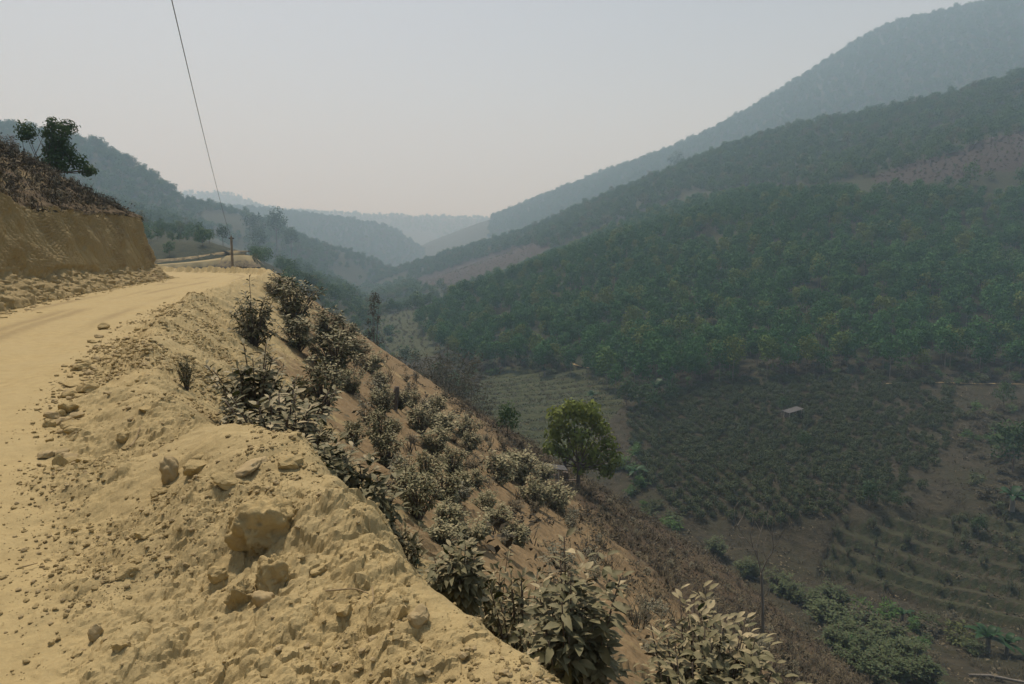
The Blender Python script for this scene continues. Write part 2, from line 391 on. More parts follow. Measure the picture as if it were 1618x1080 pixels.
def near_height(x, y, detail=True):
    x = np.asarray(x, float).ravel(); y = np.asarray(y, float).ravel()
    t, s, ny = curve_dist(x, y, EDGE)
    tc, hc = crest(ny)
    rise = hc * sm(0, 1, np.clip(t / tc, 0, 1)) ** 1.3
    d = np.maximum(t - tc, 0); r = np.sqrt(d * d + 0.2 ** 2) - 0.2
    mound = 1 - sm(4.0, 6.5, ny)
    fall = 0.69 * r + 1.2 * (1 - np.exp(-r / 10)) + 1.35 * mound * (1 - np.exp(-r / 0.55)) + 0.5 * np.maximum(t - 40, 0) ** 1.15
    z = rise - fall
    z = np.where(t < 0, 0, z)
    litter = sm(7, 25, t + 0.35 * (60 - y) * 0 + 6 * fbm2(x * 0.08, y * 0.08, 3, 5))
    sub = sm(1.0, 5.0, t) * 0.8
    if detail:
        onroad = 1 - sm(-0.5, 0.35, t + 0.25 * fbm2(x * 1.3, y * 1.3, 3, 11))
        berm = (1 - onroad) * (1 - sm(tc + 1.2, tc + 4.0, t)); slope = (1 - onroad) * sm(tc - 0.2, tc + 1.5, t)
        far = np.clip(y / 12, 0.5, 1.6)
        # road: wheel ruts, dust waves, pebbly grain
        for rc in (-1.3, -2.9): z = z - onroad * 0.035 * np.exp(-((t - rc + 0.25 * vn2(s * 0.08, s * 0 + rc, 3)) / 0.28) ** 2)
        z = z + onroad * (0.03 * fbm2(x * 0.5, y * 0.5, 3, 21) + 0.010 * fbm2(x * 4, y * 4, 4, 22) + 0.010 * clods2(x * 9, y * 9, 23, 0.18) )
        z = z + onroad * 0.012 * fbm2(t * 6.0, s * 0.35, 3, 24)
        # berm: tipped earth, lumps on lumps, with smooth dust runs in between
        ru = sm(-0.22, 0.2, fbm2(x * 1.0 + 4, y * 1.0, 3, 31)) * 0.88 + 0.12
        big = 0.15 * fbm2(x * 1.1, y * 1.1, 3, 32) + 0.06 * np.abs(fbm2(x * 3.2, y * 3.2, 3, 33))
        lump = 0.11 * clods2(x * 2.6, y * 2.6, 34, 0.35) + 0.062 * clods2(x * 6, y * 6, 35, 0.5) + 0.028 * clods2(x * 14, y * 14, 36, 0.6) + 0.010 * clods2(x * 30, y * 30, 37, 0.7)
        grain = 0.015 * fbm2(x * 16, y * 16, 4, 38) + 0.036 * blocks2(x * 5.5 + 0.4 * vn2(x * 9, y * 9, 51), y * 5.5, 39) * sm(-0.1, 0.3, vn2(x * 1.4, y * 1.4, 52)) + 0.024 * blocks2(x * 12, y * 12 + 0.3 * vn2(x * 20, y * 20, 53), 47) + 0.011 * blocks2(x * 27, y * 27, 48)
        z = z + berm * (big + ru * lump + (0.15 + 0.85 * ru) * grain)
        # fill slope: runnels down the fall line, scrapes, lumps
        st = fbm2(s * 0.9, t * 0.10, 4, 41); st2 = fbm2(s * 4.0, t * 0.5, 3, 42)
        z = z + slope * (0.05 * blocks2(s * 5, t * 2.2, 49) + 0.16 * st + 0.05 * st2 + 0.30 * fbm2(x * 0.22, y * 0.22, 3, 43) * sm(4, 14, t) + 0.05 * fbm2(x * 5, y * 5, 4, 44) + 0.07 * clods2(x * 3.0, y * 3.0, 45, 0.4) + 0.10 * sm(12, 25, t) * fbm2(x * 2, y * 2, 4, 46))
        sub = sub + slope * 0.5 * st
    trk = np.zeros_like(t)
    for rc in (-1.25, -2.0, -2.9, -3.7): trk = np.maximum(trk, np.exp(-((t - rc + 0.35 * vn2(s * 0.07, s * 0 + rc, 3)) / 0.2) ** 2) * sm(-0.4, 0.4, vn2(s * 0.25, s * 0 + rc * 3, 6)))
    zone = np.stack([np.where(t < 0.3, 0.95 - 0.75 * trk, 0.8), litter, np.clip(sub, 0, 1), np.ones_like(t)], 1)
    return z, t, s, zone
def ground_at(x, y):
    return float(near_height([x], [y])[0][0])
_ys = np.geomspace(1.3, 120, 300)
def hit(px, py, lo=1.3):
    """where the sight line through a pixel meets the near hillside"""
    u, w = ray(px, py); ys = _ys[_ys > lo]
    z = near_height(u * ys, ys, False)[0]; below = (EYE[2] + w * ys) < z
    i = int(np.argmax(below)) if below.any() else len(ys) - 1
    y = ys[i]; x = u * y
    return np.array([x, y, ground_at(x, y)])

ang = np.concatenate([np.linspace(-80, -42, 40, endpoint=False), np.linspace(-42, 22, 560, endpoint=False), np.linspace(22, 46, 120, endpoint=False), np.linspace(46, 80, 30)])
rr = np.concatenate([np.geomspace(0.9, 1.9, 50, endpoint=False), np.geomspace(1.9, 9, 390, endpoint=False), np.geomspace(9, 150, 310)])
na, nr = len(ang), len(rr)
A, Rr = np.meshgrid(np.radians(ang), rr, indexing='ij')
X = (np.sin(A) * Rr).ravel(); Y = (np.cos(A) * Rr).ravel()
Z, T, S, ZONE = near_height(X, Y)
Q = curve_dist(X, Y, FOOT)[0]                   # negative inside the uphill bank
V = np.stack([X, Y, Z], 1); F = grid_faces(na, nr)
okf = (Q[F].max(1) > -0.7) & (Z[F].min(1) > -50)
tm = T[F].mean(1)
extra = {'zone': (ZONE, 'FLOAT_COLOR')}
road = link('dirt_road', submesh('dirt_road', V, F, okf & (tm < 0), extra), M['soil']); tag(road, kind='structure')
tcm = crest(Y[F].mean(1))[0]
berm = link('earth_berm', submesh('earth_berm', V, F, okf & (tm >= 0) & (tm < 4.0), extra), M['soil']); tag(berm, kind='structure'); berm.data.shade_flat()
slope = link('hillside', submesh('hillside', V, F, okf & (tm >= 4.0), extra), M['soil']); tag(slope, kind='structure')
# ground behind the viewer, coarse
gx, gy = np.meshgrid(np.linspace(-25, 30, 110), np.linspace(-14, 1.2, 40), indexing='ij')
gz, gt, gs, gzo = near_height(gx, gy); bv = np.stack([gx.ravel(), gy.ravel(), gz - 0.02], 1); bf = grid_faces(110, 40)
rad_ = np.hypot(gx.ravel(), gy.ravel()); azi = np.degrees(np.arctan2(gx.ravel(), gy.ravel()))
inpol = (rad_ > 1.3) & (np.abs(azi) < 78)
fb = ~inpol[bf].all(1) & (curve_dist(gx, gy, FOOT)[0][bf].max(1) > -0.7)
tag(link('shoulder_ground', submesh('shoulder_ground', bv, bf, fb, {'zone': (gzo, 'FLOAT_COLOR')}), M['soil']), kind='structure')

# cut bank: talus, scraped face, ragged brow; built as a strip along the foot of the hill
fp = catmull(FOOT[::6], 46); seg = np.gradient(fp, axis=0); seg /= np.linalg.norm(seg, axis=1)[:, None]
arc = np.concatenate([[0], np.cumsum(np.linalg.norm(np.diff(fp, axis=0), axis=1))])
su = np.arange(0, arc[-1], 0.07); fx = np.interp(su, arc, fp[:, 0]); fy = np.interp(su, arc, fp[:, 1])
nxv = -np.interp(su, arc, seg[:, 1]); nyv = np.interp(su, arc, seg[:, 0])          # left normal, into the hill
def bank_height(y): return np.interp(y, [0, 15, 25, 43, 50], [3.5, 3.5, 3.6, 4.0, 3.7]) + 0.28 * vn2(np.asarray(y, float) * 0.3, np.asarray(y, float) * 0 + 2, 61)
nvb = 110; vv = np.linspace(0, 1, nvb)
SU, VV = np.meshgrid(su, vv, indexing='ij')
BH = bank_height(fy)[:, None]
TAL = 0.75 + 0.25 * vn2(su * 0.35, su * 0, 62)[:, None]
talw = 0.95
zz = np.where(VV < 0.3, TAL * (VV / 0.3) ** 0.9, np.where(VV < 0.88, TAL + (BH - TAL) * (VV - 0.3) / 0.58, BH + (VV - 0.88) / 0.12 * 0.80))
qq = np.where(VV < 0.3, talw * (VV / 0.3) - 0.35, np.where(VV < 0.88, talw - 0.35 + 0.75 * (VV - 0.3) / 0.58, 1.35 + (VV - 0.88) / 0.12 * 1.5))
face = sm(0.3, 0.36, VV) * (1 - sm(0.84, 0.9, VV))
lean = SU + 0.55 * zz
flute = np.abs(((lean * 3.6 + 0.8 * vn2(lean * 0.7, zz * 0.3, 63)) % 1.0) - 0.5) * 2
disp = face * (0.26 * flute ** 2 * (0.4 + 0.6 * sm(-0.3, 0.3, vn2(lean * 0.5, zz * 0.8, 64))) + 0.20 * fbm2(SU * 0.7, zz * 0.9, 5, 65) + 0.06 * blocks2(lean * 2.5, zz * 1.6, 76) + 0.05 * fbm2(lean * 5, zz * 1.2, 3, 66))
disp += (1 - face) * (0.16 * fbm2(SU * 1.2, qq * 2 + zz, 4, 67) + 0.12 * clods2(SU * 2.2, zz * 3 + qq * 2, 68, 0.6) + 0.07 * clods2(SU * 5, zz * 5, 69, 0.6)) * (VV < 0.6)
disp += sm(0.80, 0.88, VV) * (0.34 * fbm2(SU * 1.6, zz * 2.0, 5, 70) + 0.12 * blocks2(SU * 4, zz * 4, 73))
disp += (VV < 0.34) * (0.16 * blocks2(SU * 3.0, zz * 3.5 + qq * 2, 74) + 0.08 * blocks2(SU * 7, zz * 7 + qq * 5, 75))
bx = fx[:, None] + nxv[:, None] * (qq - disp); by = fy[:, None] + nyv[:, None] * (qq - disp); bz = zz + 0.3 * disp - 0.05 * (VV < 0.02)
bz = bz - 0.25 * (1 - sm(0.0, 0.06, VV))
zo = np.zeros(SU.shape + (4,)); zo[..., 3] = 1
zo[..., 2] = np.clip(0.05 * face + 0.35 * fbm2(SU * 0.4, zz * 0.8, 3, 71) + 0.25 * sm(20, 45, by), 0, 1); zo[..., 1] = np.maximum(sm(0.80, 0.89, VV) * 0.7, 0.02 + 0.26 * fbm2(SU * 0.5, zz, 3, 72))
bme = mesh_from('cut_bank', np.stack([bx, by, bz], 2).reshape(-1, 3), grid_faces(len(su), nvb)); attr(bme, 'zone', zo.reshape(-1, 4), 'FLOAT_COLOR')
tag(link('cut_bank', bme, M['soil']), kind='structure')
# hill above the bank
def upper_height(x, y, detail=True):
    q = -curve_dist(x, y, FOOT)[0]; yy = np.asarray(y, float).ravel(); xx = np.asarray(x, float).ravel()
    k = np.maximum(q - 2.3, 0)
    z = bank_height(yy) + 0.58 + np.interp(k, [0, 4.5, 7, 12, 40], [0, 2.9, 4.0, 5.2, 9.0]) * np.interp(yy, [10, 25, 40, 50], [1.75, 1.6, 0.9, 0.35])
    z = z - 0.8 * (q < 2.3) * (2.3 - q)
    if detail: z = z + (0.22 * fbm2(xx * 0.6, yy * 0.6, 3, 81) + 0.10 * fbm2(xx * 3, yy * 3, 4, 82) + 0.06 * clods2(xx * 3, yy * 3, 83, 0.5)) * sm(1.8, 3.0, q)
    return z, q
ux, uy = np.meshgrid(np.arange(-62, -4, 0.16), np.arange(-4, 50, 0.18), indexing='ij')
uz, uq = upper_height(ux, uy); uf = grid_faces(*ux.shape); ukeep = (uq[uf].min(1) > 1.75)
uv_ = np.stack([ux.ravel(), uy.ravel(), uz], 1)
uzo = np.zeros((len(uz), 4)); uzo[:, 3] = 1; uzo[:, 1] = 0.62 + 0.25 * fbm2(ux.ravel() * 0.4, uy.ravel() * 0.4, 3, 84); uzo[:, 2] = 0.4
tag(link('upper_hillside', submesh('upper_hillside', uv_, uf, ukeep, {'zone': (uzo, 'FLOAT_COLOR')}), M['soil']), kind='structure')
def upper_at(x, y): return float(upper_height([x], [y])[0][0])

# ------------------------------------------------------------------ valley and mountains
def hill_from(ctrl, drop=0.0, smooth=0.02, k=1.0):
    pts = []
    for c in ctrl:
        p = P(c[0], c[1], c[2] * k); dz = c[3] if len(c) > 3 else drop
        pts.append((p[0], p[1], p[2] - dz))
    return pts
FS, RS, MS, M2S = 1.6, 2.1, 1.75, 2.1     # depth of the far mountain, far hills and spurs
FT = 8.0      # canopy height taken off where the photograph shows tree tops, not ground
valley_ctrl = [
 (1400,1060,52),(1560,1010,68),(1500,900,88),(1300,880,90),(1150,850,96),(1600,760,112),(1250,800,100),(1250,700,128),(1250,620,158),
 (1000,700,135),(850,690,142),(850,620,178),(760,600,200),(780,572,226),(1000,582,200),(1200,575,188),(1450,575,182),(1610,605,165),(1900,620,160),(1900,800,110),(1900,1000,70),
 (700,540,290),(620,520,330),(640,490,400),(560,520,330),(600,600,200),(700,700,135),(900,850,95),(1000,950,72),
 (1300,450,232,FT),(1600,450,225,FT),(1900,450,215,FT),(1000,500,228,FT),(800,500,262,FT),(700,500,302,FT),(1300,330,330,FT),(1600,330,312,FT),(1900,330,300,FT),
 (1050,400,320,FT),(880,405,380,FT),(760,445,400,FT),(660,482,420,FT),(1500,250,400,3),(1618,225,400,3),(1900,180,390,FT),(1250,275,450,FT),(1100,310,470,FT),(1000,345,480,FT),(900,375,505,FT),
 (1618,150,480,FT),(1618,108,525,FT),(1900,40,520,FT),(1400,170,560,FT),(1250,205,600,FT),(1080,262,625,FT),(960,312,660,FT),(850,362,700,FT),(790,400,600,2),(700,430,560,2),(650,445,600,FT),(760,385,720,FT),(690,410,740,FT)]
valley_ctrl = [(c[0], c[1], c[2] if c[2] < 400 else 400 + (c[2] - 400) * 2.0) + tuple(c[3:]) for c in valley_ctrl]
vp = hill_from(valley_ctrl)
for (px, py, d) in [(1900, 40, 520), (1618, 108, 525), (1400, 170, 560), (1250, 205, 600), (1080, 262, 625), (960, 312, 660), (850, 362, 700)]:
    d = 400 + (d - 400) * 2.0; p = P(px, py, d); k = 1 + 150.0 / d; vp.append((p[0] * k, p[1] * k, p[2] - 62))
valley_f = tps(vp, 0.002)
far_ctrl = [(2100,-130,900,FT),(1900,-95,950,FT),(1760,-50,1000,FT),(1618,-8,1050,FT),(1560,12,1070,FT),(1480,30,1090,FT),(1400,42,1110,FT),(1330,86,1130,FT),(1250,137,1150,FT),(1180,187,1170,FT),(1060,242,1200,FT),(950,277,1240,FT),(860,312,1280,FT),(800,336,1320,FT),(750,352,1360,FT),(700,370,1300,FT),
 (1900,60,700,FT),(1618,100,720,FT),(1400,160,780,FT),(1250,200,830,FT),(1100,260,880,FT),(950,310,930,FT),(850,350,980,FT),(760,385,1020,FT),(700,405,1060,FT)]
fpts = hill_from(far_ctrl, k=FS)
for c in far_ctrl[:15]:
    p = P(c[0], c[1], c[2] * FS); k = 1 + 220.0 / c[2]; fpts.append((p[0] * k, p[1] * k, p[2] - 90))
far_f = tps(fpts, 0.002)
left_sil = [(-300,120,310),(-100,168,330),(0,193,345),(60,206,352),(110,218,355),(150,228,356),(200,246,352),(260,290,345),(300,318,338),(330,342,330),(355,366,318),(385,388,305),(415,398,296)]
left_sil = [(a, b, c * 2.6) for a, b, c in left_sil]
left_ctrl = [(c[0], c[1], c[2], 12) for c in left_sil] + [(-100,228,720,8),(0,245,730,8),(150,275,740,8),(240,318,720,8),(310,356,690,8),(-300,190,700,8),(-100,300,520,4),(60,320,520,4),(180,330,540,4),(260,372,450,4),(330,387,450,4),(-100,425,180),(100,428,182),(250,424,186),(300,419,190),(345,415,196),(385,405,205),(405,403,212),
 (300,450,150),(430,430,216),(420,470,185),(480,455,235,4),(535,485,262,4),(585,515,300,3),(520,520,222),(590,560,230),(450,415,300,4)]
lpts = hill_from(left_ctrl)
for c in left_sil:
    p = P(*c); k = 1 + 110.0 / c[2]; lpts.append((p[0] * k, p[1] * k, p[2] - 45))
left_f = tps(lpts, 0.002)
mid_sil = [(250,330,640),(330,340,600),(380,345,560),(430,348,540),(470,368,545),(520,386,570),(570,402,600),(620,430,640),(655,452,680)]
mpts = hill_from([(c[0], c[1], c[2], 6) for c in mid_sil] + [(300,420,380,4),(400,425,390,4),(470,440,400,4),(540,475,420,4),(600,500,450,4),(440,380,470,2),(500,410,480,4),(560,440,510,4),(650,490,520,2)], k=MS)
for c in mid_sil:
    p = P(c[0], c[1], c[2] * MS); k = 1 + 100.0 / c[2]; mpts.append((p[0] * k, p[1] * k, p[2] - 45))
mid_f = tps(mpts, 0.002)
mid2_sil = [(430,335,1000),(500,342,980),(560,350,960),(620,362,940),(655,385,930),(690,408,920),(730,425,900)]
m2pts = hill_from([(c[0], c[1], c[2], 6) for c in mid2_sil] + [(450,400,760,4),(550,410,770,4),(620,430,780,4),(680,450,800,4)], k=M2S)
for c in mid2_sil:
    p = P(c[0], c[1], c[2] * M2S); k = 1 + 130.0 / c[2]; m2pts.append((p[0] * k, p[1] * k, p[2] - 50))
mid2_f = tps(m2pts, 0.002)
range_sil = [(-200,330,1700),(150,318,1680),(280,304,1650),(330,308,1650),(370,307,1640),(410,325,1650),(450,331,1680),(500,336,1720),(560,341,1760),(620,345,1800),(655,343,1800),(690,350,1820),(740,348,1800),(800,345,1780),(900,340,1760)]
rpts = hill_from([(c[0], c[1], c[2], 6) for c in range_sil] + [(-200,400,1250,4),(300,390,1250,4),(500,395,1280,4),(650,400,1300,4),(800,400,1320,4)], k=RS)
for c in range_sil:
    p = P(c[0], c[1], c[2] * RS); k = 1 + 200.0 / c[2]; rpts.append((p[0] * k, p[1] * k, p[2] - 60))
range_f = tps(rpts, 0.002)

RED1 = [(1395,272),(1440,256),(1510,240),(1560,218),(1640,200),(1700,195),(1700,262),(1618,268),(1560,272),(1480,286),(1390,290),(1375,282)]
RED2 = [(640,446),(700,425),(760,405),(830,384),(872,388),(850,402),(790,425),(740,446),(690,452)]
FIELD = [(735,655),(760,600),(800,578),(910,578),(975,592),(985,640),(930,700),(870,745),(800,705),(745,670)]
GRASSFIELD = [(590,545),(600,490),(660,480),(690,492),(720,530),(690,560),(640,570)]
COFFEE = [(990,650),(1050,622),(1130,598),(1200,596),(1330,592),(1505,606),(1515,660),(1475,745),(1440,800),(1350,800),(1250,828),(1180,822),(1080,815),(1030,775),(1000,720)]
TERRACE = [(1320,830),(1420,815),(1700,800),(1800,1000),(1560,985),(1400,935),(1290,905)]
FOREST = [(652,500),(690,480),(735,450),(800,425),(870,400),(950,365),(1040,330),(1090,315),(1200,295),(1380,300),(1480,298),(1620,292),(1700,290),(2300,300),(2300,560),(1618,572),(1500,560),(1400,562),(1200,566),(1130,572),(1010,590),(930,580),(915,565),(820,560),(720,552),(690,535)]
WOOD = [(640,450),(700,425),(760,380),(850,340),(960,300),(1080,248),(1250,195),(1400,155),(1618,95),(2300,-100),(2300,300),(1700,290),(1700,195),(1560,205),(1420,250),(1390,295),(1200,295),(1090,315),(1040,330),(950,365),(880,392),(830,384),(700,428)]
def sheet(name, f, ang0, ang1, d0, d1, n_a, n_d, zone_fn, bump=1.5, mat='ground', clip=None):
    a = np.radians(np.linspace(ang0, ang1, n_a)); dd = np.geomspace(d0, d1, n_d)
    A_, D_ = np.meshgrid(a, dd, indexing='ij'); x = np.tan(A_) * D_; y = D_
    z0 = f(x, y); z = z0 + bump * fbm2(x * 0.02, y * 0.02, 4, 91) + 0.25 * fbm2(x * 0.3, y * 0.3, 3, 92)
    if name == 'valley_floor': z = z + terrace_step(x, y, z0)
    px, py = pix(x, y, z); zo = zone_fn(px, py, x, y, z)
    v = np.stack([x, y, z], 2).reshape(-1, 3); fc = grid_faces(n_a, n_d)
    keep = np.ones(len(fc), bool)
    if clip is not None: keep = ~clip(x, y, z).ravel()[fc].all(1)
    o = link(name, submesh(name, v, fc, keep, {'zone': (zo.reshape(-1, 4), 'FLOAT_COLOR')}), M[mat]); return tag(o, kind='structure')
def terrace_step(x, y, z):
    """contour terraces cut into the planted ground on the right and in the tea field"""
    px, py = pix(x, y, z); out = np.zeros_like(z)
    for poly, ax, sp, am in ((TERRACE, 0.7, 5.6, 1.35), (FIELD, -0.22, 6.4, 0.7)):
        m = inpoly(px, py, poly).astype(float)
        q = (y + ax * x + 3.0 * fbm2(x * 0.03, y * 0.03, 2, 97)) / sp; fr = q - np.floor(q)
        out += m * am * (sm(0.72, 0.92, fr) - fr)
    return out
def zones(px, py, r=None, g=(), b=(), rest=(0, 0, 0)):
    zo = np.zeros(px.shape + (4,)); zo[..., 3] = 1; zo[..., 0] = rest[0]; zo[..., 1] = rest[1]; zo[..., 2] = rest[2]
    for ch, polys in ((0, r or ()), (1, g), (2, b)):
        for pl in polys:
            i = inpoly(px, py, pl); zo[i] = 0; zo[i, 3] = 1; zo[i, ch] = 1
    return zo
def valley_z(x, y):
    z0 = valley_f(x, y)
    return z0 + 1.5 * fbm2(x * 0.02, y * 0.02, 4, 91) + 0.25 * fbm2(x * 0.3, y * 0.3, 3, 92) + terrace_step(x, y, z0)
def hill_z(f, b=1.5): return lambda x, y: f(x, y) + b * fbm2(x * 0.02, y * 0.02, 4, 91) + 0.25 * fbm2(x * 0.3, y * 0.3, 3, 92)
def valley_zones(px, py, x, y, z):
    zo = zones(px, py, (FOREST_G, WOOD), (RED1, RED2), (FIELD, GRASSFIELD)); m = (y > 290) & (zo[..., 1] + zo[..., 2] < 0.5); zo[m] = (1, 0, 0, 1)
    q = (y + 0.7 * x + 3.0 * fbm2(x * 0.03, y * 0.03, 2, 97)) / 5.6; fr = q - np.floor(q); zo[..., 2] = np.where(inpoly(px, py, TERRACE) & (fr < 0.66), 0.5, zo[..., 2]); zo[..., 0] = np.where(inpoly(px, py, TERRACE) & (fr >= 0.66), 0.7, zo[..., 0]); return zo  # terrace risers coloured darker to stand in for their shade, treads grassy
FOREST_G = [(x, y + 34) for x, y in FOREST[20:]] ; FOREST_G = FOREST[:20] + [(x, y + 12) for x, y in FOREST[20:]]
sheet('valley_floor', valley_f, -16, 52, 40, 1160, 420, 450, valley_zones)
sheet('left_mountain', left_f, -52, -6, 130, 1120, 200, 200, lambda px, py, x, y, z: zones(px, py, (), (), (), (0.75, 0, 0)))
sheet('far_mountain', far_f, -8, 54, 640 * FS, 1500 * FS, 200, 120, lambda px, py, x, y, z: zones(px, py, (), (), (), (1, 0, 0)), 3)
sheet('wooded_spur', mid_f, -32, -4, 360 * MS, 780 * MS, 120, 100, lambda px, py, x, y, z: zones(px, py, (), (), (), (1, 0, 0)))
sheet('valley_spur', mid2_f, -24, -1, 720 * M2S, 1150 * M2S, 100, 80, lambda px, py, x, y, z: zones(px, py, (), (), (), (1, 0, 0)))
sheet('far_hills', range_f, -40, 8, 1150 * RS, 2050 * RS, 160, 80, lambda px, py, x, y, z: zones(px, py, (), (), (), (0.6, 0.4, 0)), 3)
# base ground under the whole valley so no gap opens between the hills
bvx, bvy = np.meshgrid(np.linspace(-4400, 4400, 60), np.linspace(-90, 5000, 60), indexing='ij')
bz_ = np.full(bvx.shape, -52.0); bme = mesh_from('ground', np.stack([bvx, bvy, bz_], 2).reshape(-1, 3), grid_faces(60, 60))
zo = np.zeros((3600, 4)); zo[:, 0] = 1; zo[:, 3] = 1; attr(bme, 'zone', zo, 'FLOAT_COLOR')
tag(link('ground', bme, M['ground']), kind='structure')

# ------------------------------------------------------------------ haze: smoke-filled valley air
hz = MB().box((0, 2500, 400), (9600, 5400, 930)).mesh('haze', False)
hm = bpy.data.materials.new('smoke_haze'); hm.use_nodes = True; hn = hm.node_tree
for q in list(hn.nodes):
    if q.type == 'BSDF_PRINCIPLED': hn.nodes.remove(q)
pv = hn.nodes.new('ShaderNodeVolumePrincipled'); pv.inputs['Color'].default_value = HAZE_COLOR + (1,); pv.inputs['Density'].default_value = HAZE_DENSITY
pv.inputs['Absorption Color'].default_value = (1, 1, 1, 1)
pv.inputs['Anisotropy'].default_value = 0.0
hn.links.new(pv.outputs[0], [q for q in hn.nodes if q.type == 'OUTPUT_MATERIAL'][0].inputs['Volume'])
tag(link('haze', hz, hm), 'pale blue smoky haze filling the valley air', 'haze', kind='stuff')
# ------------------------------------------------------------------ plant building blocks
def frames(d, nrm):
    """orthonormal frames from leaf directions and rough normals: columns side, dir, normal"""
    d = d / (np.linalg.norm(d, axis=1)[:, None] + 1e-9)
    s = np.cross(d, nrm); s /= np.linalg.norm(s, axis=1)[:, None] + 1e-9
    return s, d, np.cross(s, d)
def leaf_template(lod):
    """a pointed oval leaf along +y, length 1, folded on the midrib and curving down"""
    if lod == 0: ys = [0, 0.10, 0.28, 0.5, 0.72, 0.9, 1.0]; ws = [0.012, 0.09, 0.185, 0.215, 0.165, 0.07, 0.0]
    else: ys = [0, 0.35, 0.7, 1.0]; ws = [0.02, 0.21, 0.18, 0.0]
    v = []; f = []
    for y, w in zip(ys, ws):
        zc = -0.22 * y * y
        v += [(-w, y, zc + 0.30 * w), (0, y, zc), (w, y, zc + 0.30 * w)]
    for i in range(len(ys) - 1):
        a = 3 * i; f += [(a, a + 1, a + 4, a + 3), (a + 1, a + 2, a + 5, a + 4)]
    return np.array(v), np.array(f)
LEAF0 = leaf_template(0); LEAF1 = leaf_template(1)
LEAFQ = (np.array([(-0.02, 0, 0), (-0.24, 0.5, 0.05), (0, 1.0, -0.14), (0.24, 0.5, 0.05)], float), np.array([(0, 3, 2, 1)]))
def place_leaves(tmpl, pos, d, nrm, size):
    tv, tf = tmpl; s, dd, nn = frames(d, nrm); k = len(tv); n = len(pos)
    v = pos[:, None] + size[:, None, None] * (tv[None, :, 0:1] * s[:, None] + tv[None, :, 1:2] * dd[:, None] + tv[None, :, 2:3] * nn[:, None])
    f = (tf[None] + (np.arange(n) * k)[:, None, None]).reshape(-1, tf.shape[1])
    return v.reshape(-1, 3), f
def bush_frames(r, h, w, stems, per, leaf, low=0.2):
    """leaf positions on a bush of several leaning stems; returns leaves and stem paths"""
    ps, ds, ss, paths = [], [], [], []
    for k in range(stems):
        a = r.uniform(0, 6.283); q = math.sqrt(r.uniform(0, 1)); top = h * (1 - 0.45 * q * q) * r.uniform(0.75, 1.05)
        base = np.array([math.cos(a), math.sin(a), 0]) * 0.08 * w * r.uniform(0.2, 1); base[2] = -0.08 * h
        tip = np.array([math.cos(a) * q * w * 0.5, math.sin(a) * q * w * 0.5, top]); mid = (base + tip) / 2 + np.array([math.cos(a), math.sin(a), 0.3]) * 0.08 * w
        us = np.linspace(0, 1, 7)[:, None]; path = (1-us)**2 * base + 2*us*(1-us) * mid + us**2 * tip; paths.append(path)
        for j in range(per):
            u = low + (1 - low) * (j + r.uniform(0, 1)) / per; u = min(u, 1)
            p = (1-u)**2 * base + 2*u*(1-u) * mid + u*u * tip
            b = j * 2.4 + r.uniform(-0.5, 0.5)
            out = np.array([math.cos(b), math.sin(b), 0]); dv = out + np.array([0, 0, 0.9 if u > 0.9 else 0.25 - 0.9 * (1 - u) + r.uniform(-0.45, 0.35)])
            ps.append(p + out * 0.25 * leaf * r.uniform(0.2, 1.6)); ds.append(dv); ss.append(leaf * r.uniform(0.55, 1.15) * (0.75 if u > 0.93 else 1))
    ps = np.array(ps); ds = np.array(ds); ss = np.array(ss)
    nr_ = np.tile([0, 0, 1.0], (len(ps), 1)) + r.normal(0, 0.35, (len(ps), 3))
    return ps, ds, nr_, ss, paths
def bush_tips(r, h, w, tips, per, leaf, cf=0.92, spread=0.30):
    """a rounded leafy mass: shoots end all through a dome and carry whorls of leaves at their ends"""
    d = r.normal(0, 1, (tips, 3)); d /= np.linalg.norm(d, axis=1)[:, None]; q = r.uniform(0.25, 1, tips) ** 0.5
    lob = 1 + 0.22 * np.sin(3 * np.arctan2(d[:, 1], d[:, 0]) + r.uniform(0, 6)) + 0.12 * r.normal(0, 1, tips)
    tip = d * q[:, None] * lob[:, None] * np.array([w / 2, w / 2, h * cf / 2]); tip[:, 2] += h * (1 - cf / 2); tip[:, 2] = np.maximum(tip[:, 2], 0.06 * h)
    ps, ds, ss, paths = [], [], [], []
    for k in range(tips):
        e = tip[k]; b = np.array([e[0] * 0.12, e[1] * 0.12, -0.08 * h]); md = np.array([e[0] * 0.45, e[1] * 0.45, e[2] * 0.62])
        us = np.linspace(0, 1, 6)[:, None]; path = (1-us)**2 * b + 2*us*(1-us) * md + us**2 * e; paths.append(path)
        tg = e - md; ln = np.linalg.norm(tg) + 1e-6
        for j in range(per):
            u = 1 - spread * (j / per) * r.uniform(0.7, 1.3); p = (1-u)**2 * b + 2*u*(1-u) * md + u*u * e; a = j * 2.4 + r.uniform(-0.4, 0.4)
            out = np.array([math.cos(a), math.sin(a), 0.0]); ds.append(out + np.array([0, 0, 0.55 - 1.15 * j / per + r.uniform(-0.3, 0.3)]) + 0.35 * d[k]); ps.append(p + out * leaf * 0.1); ss.append(leaf * r.uniform(0.6, 1.15) * (0.7 if j < 2 else 1))
    ps = np.array(ps); ds = np.array(ds); ss = np.array(ss)
    return ps, ds, np.tile([0, 0, 1.0], (len(ps), 1)) + r.normal(0, 0.3, (len(ps), 3)), ss, paths
def stems_mesh(name, paths, r0, r1=None, sides=4):
    m = MB()
    for p in paths: m.tube(p, np.linspace(r0, r1 or r0 * 0.4, len(p)), sides)
    return m.mesh(name)
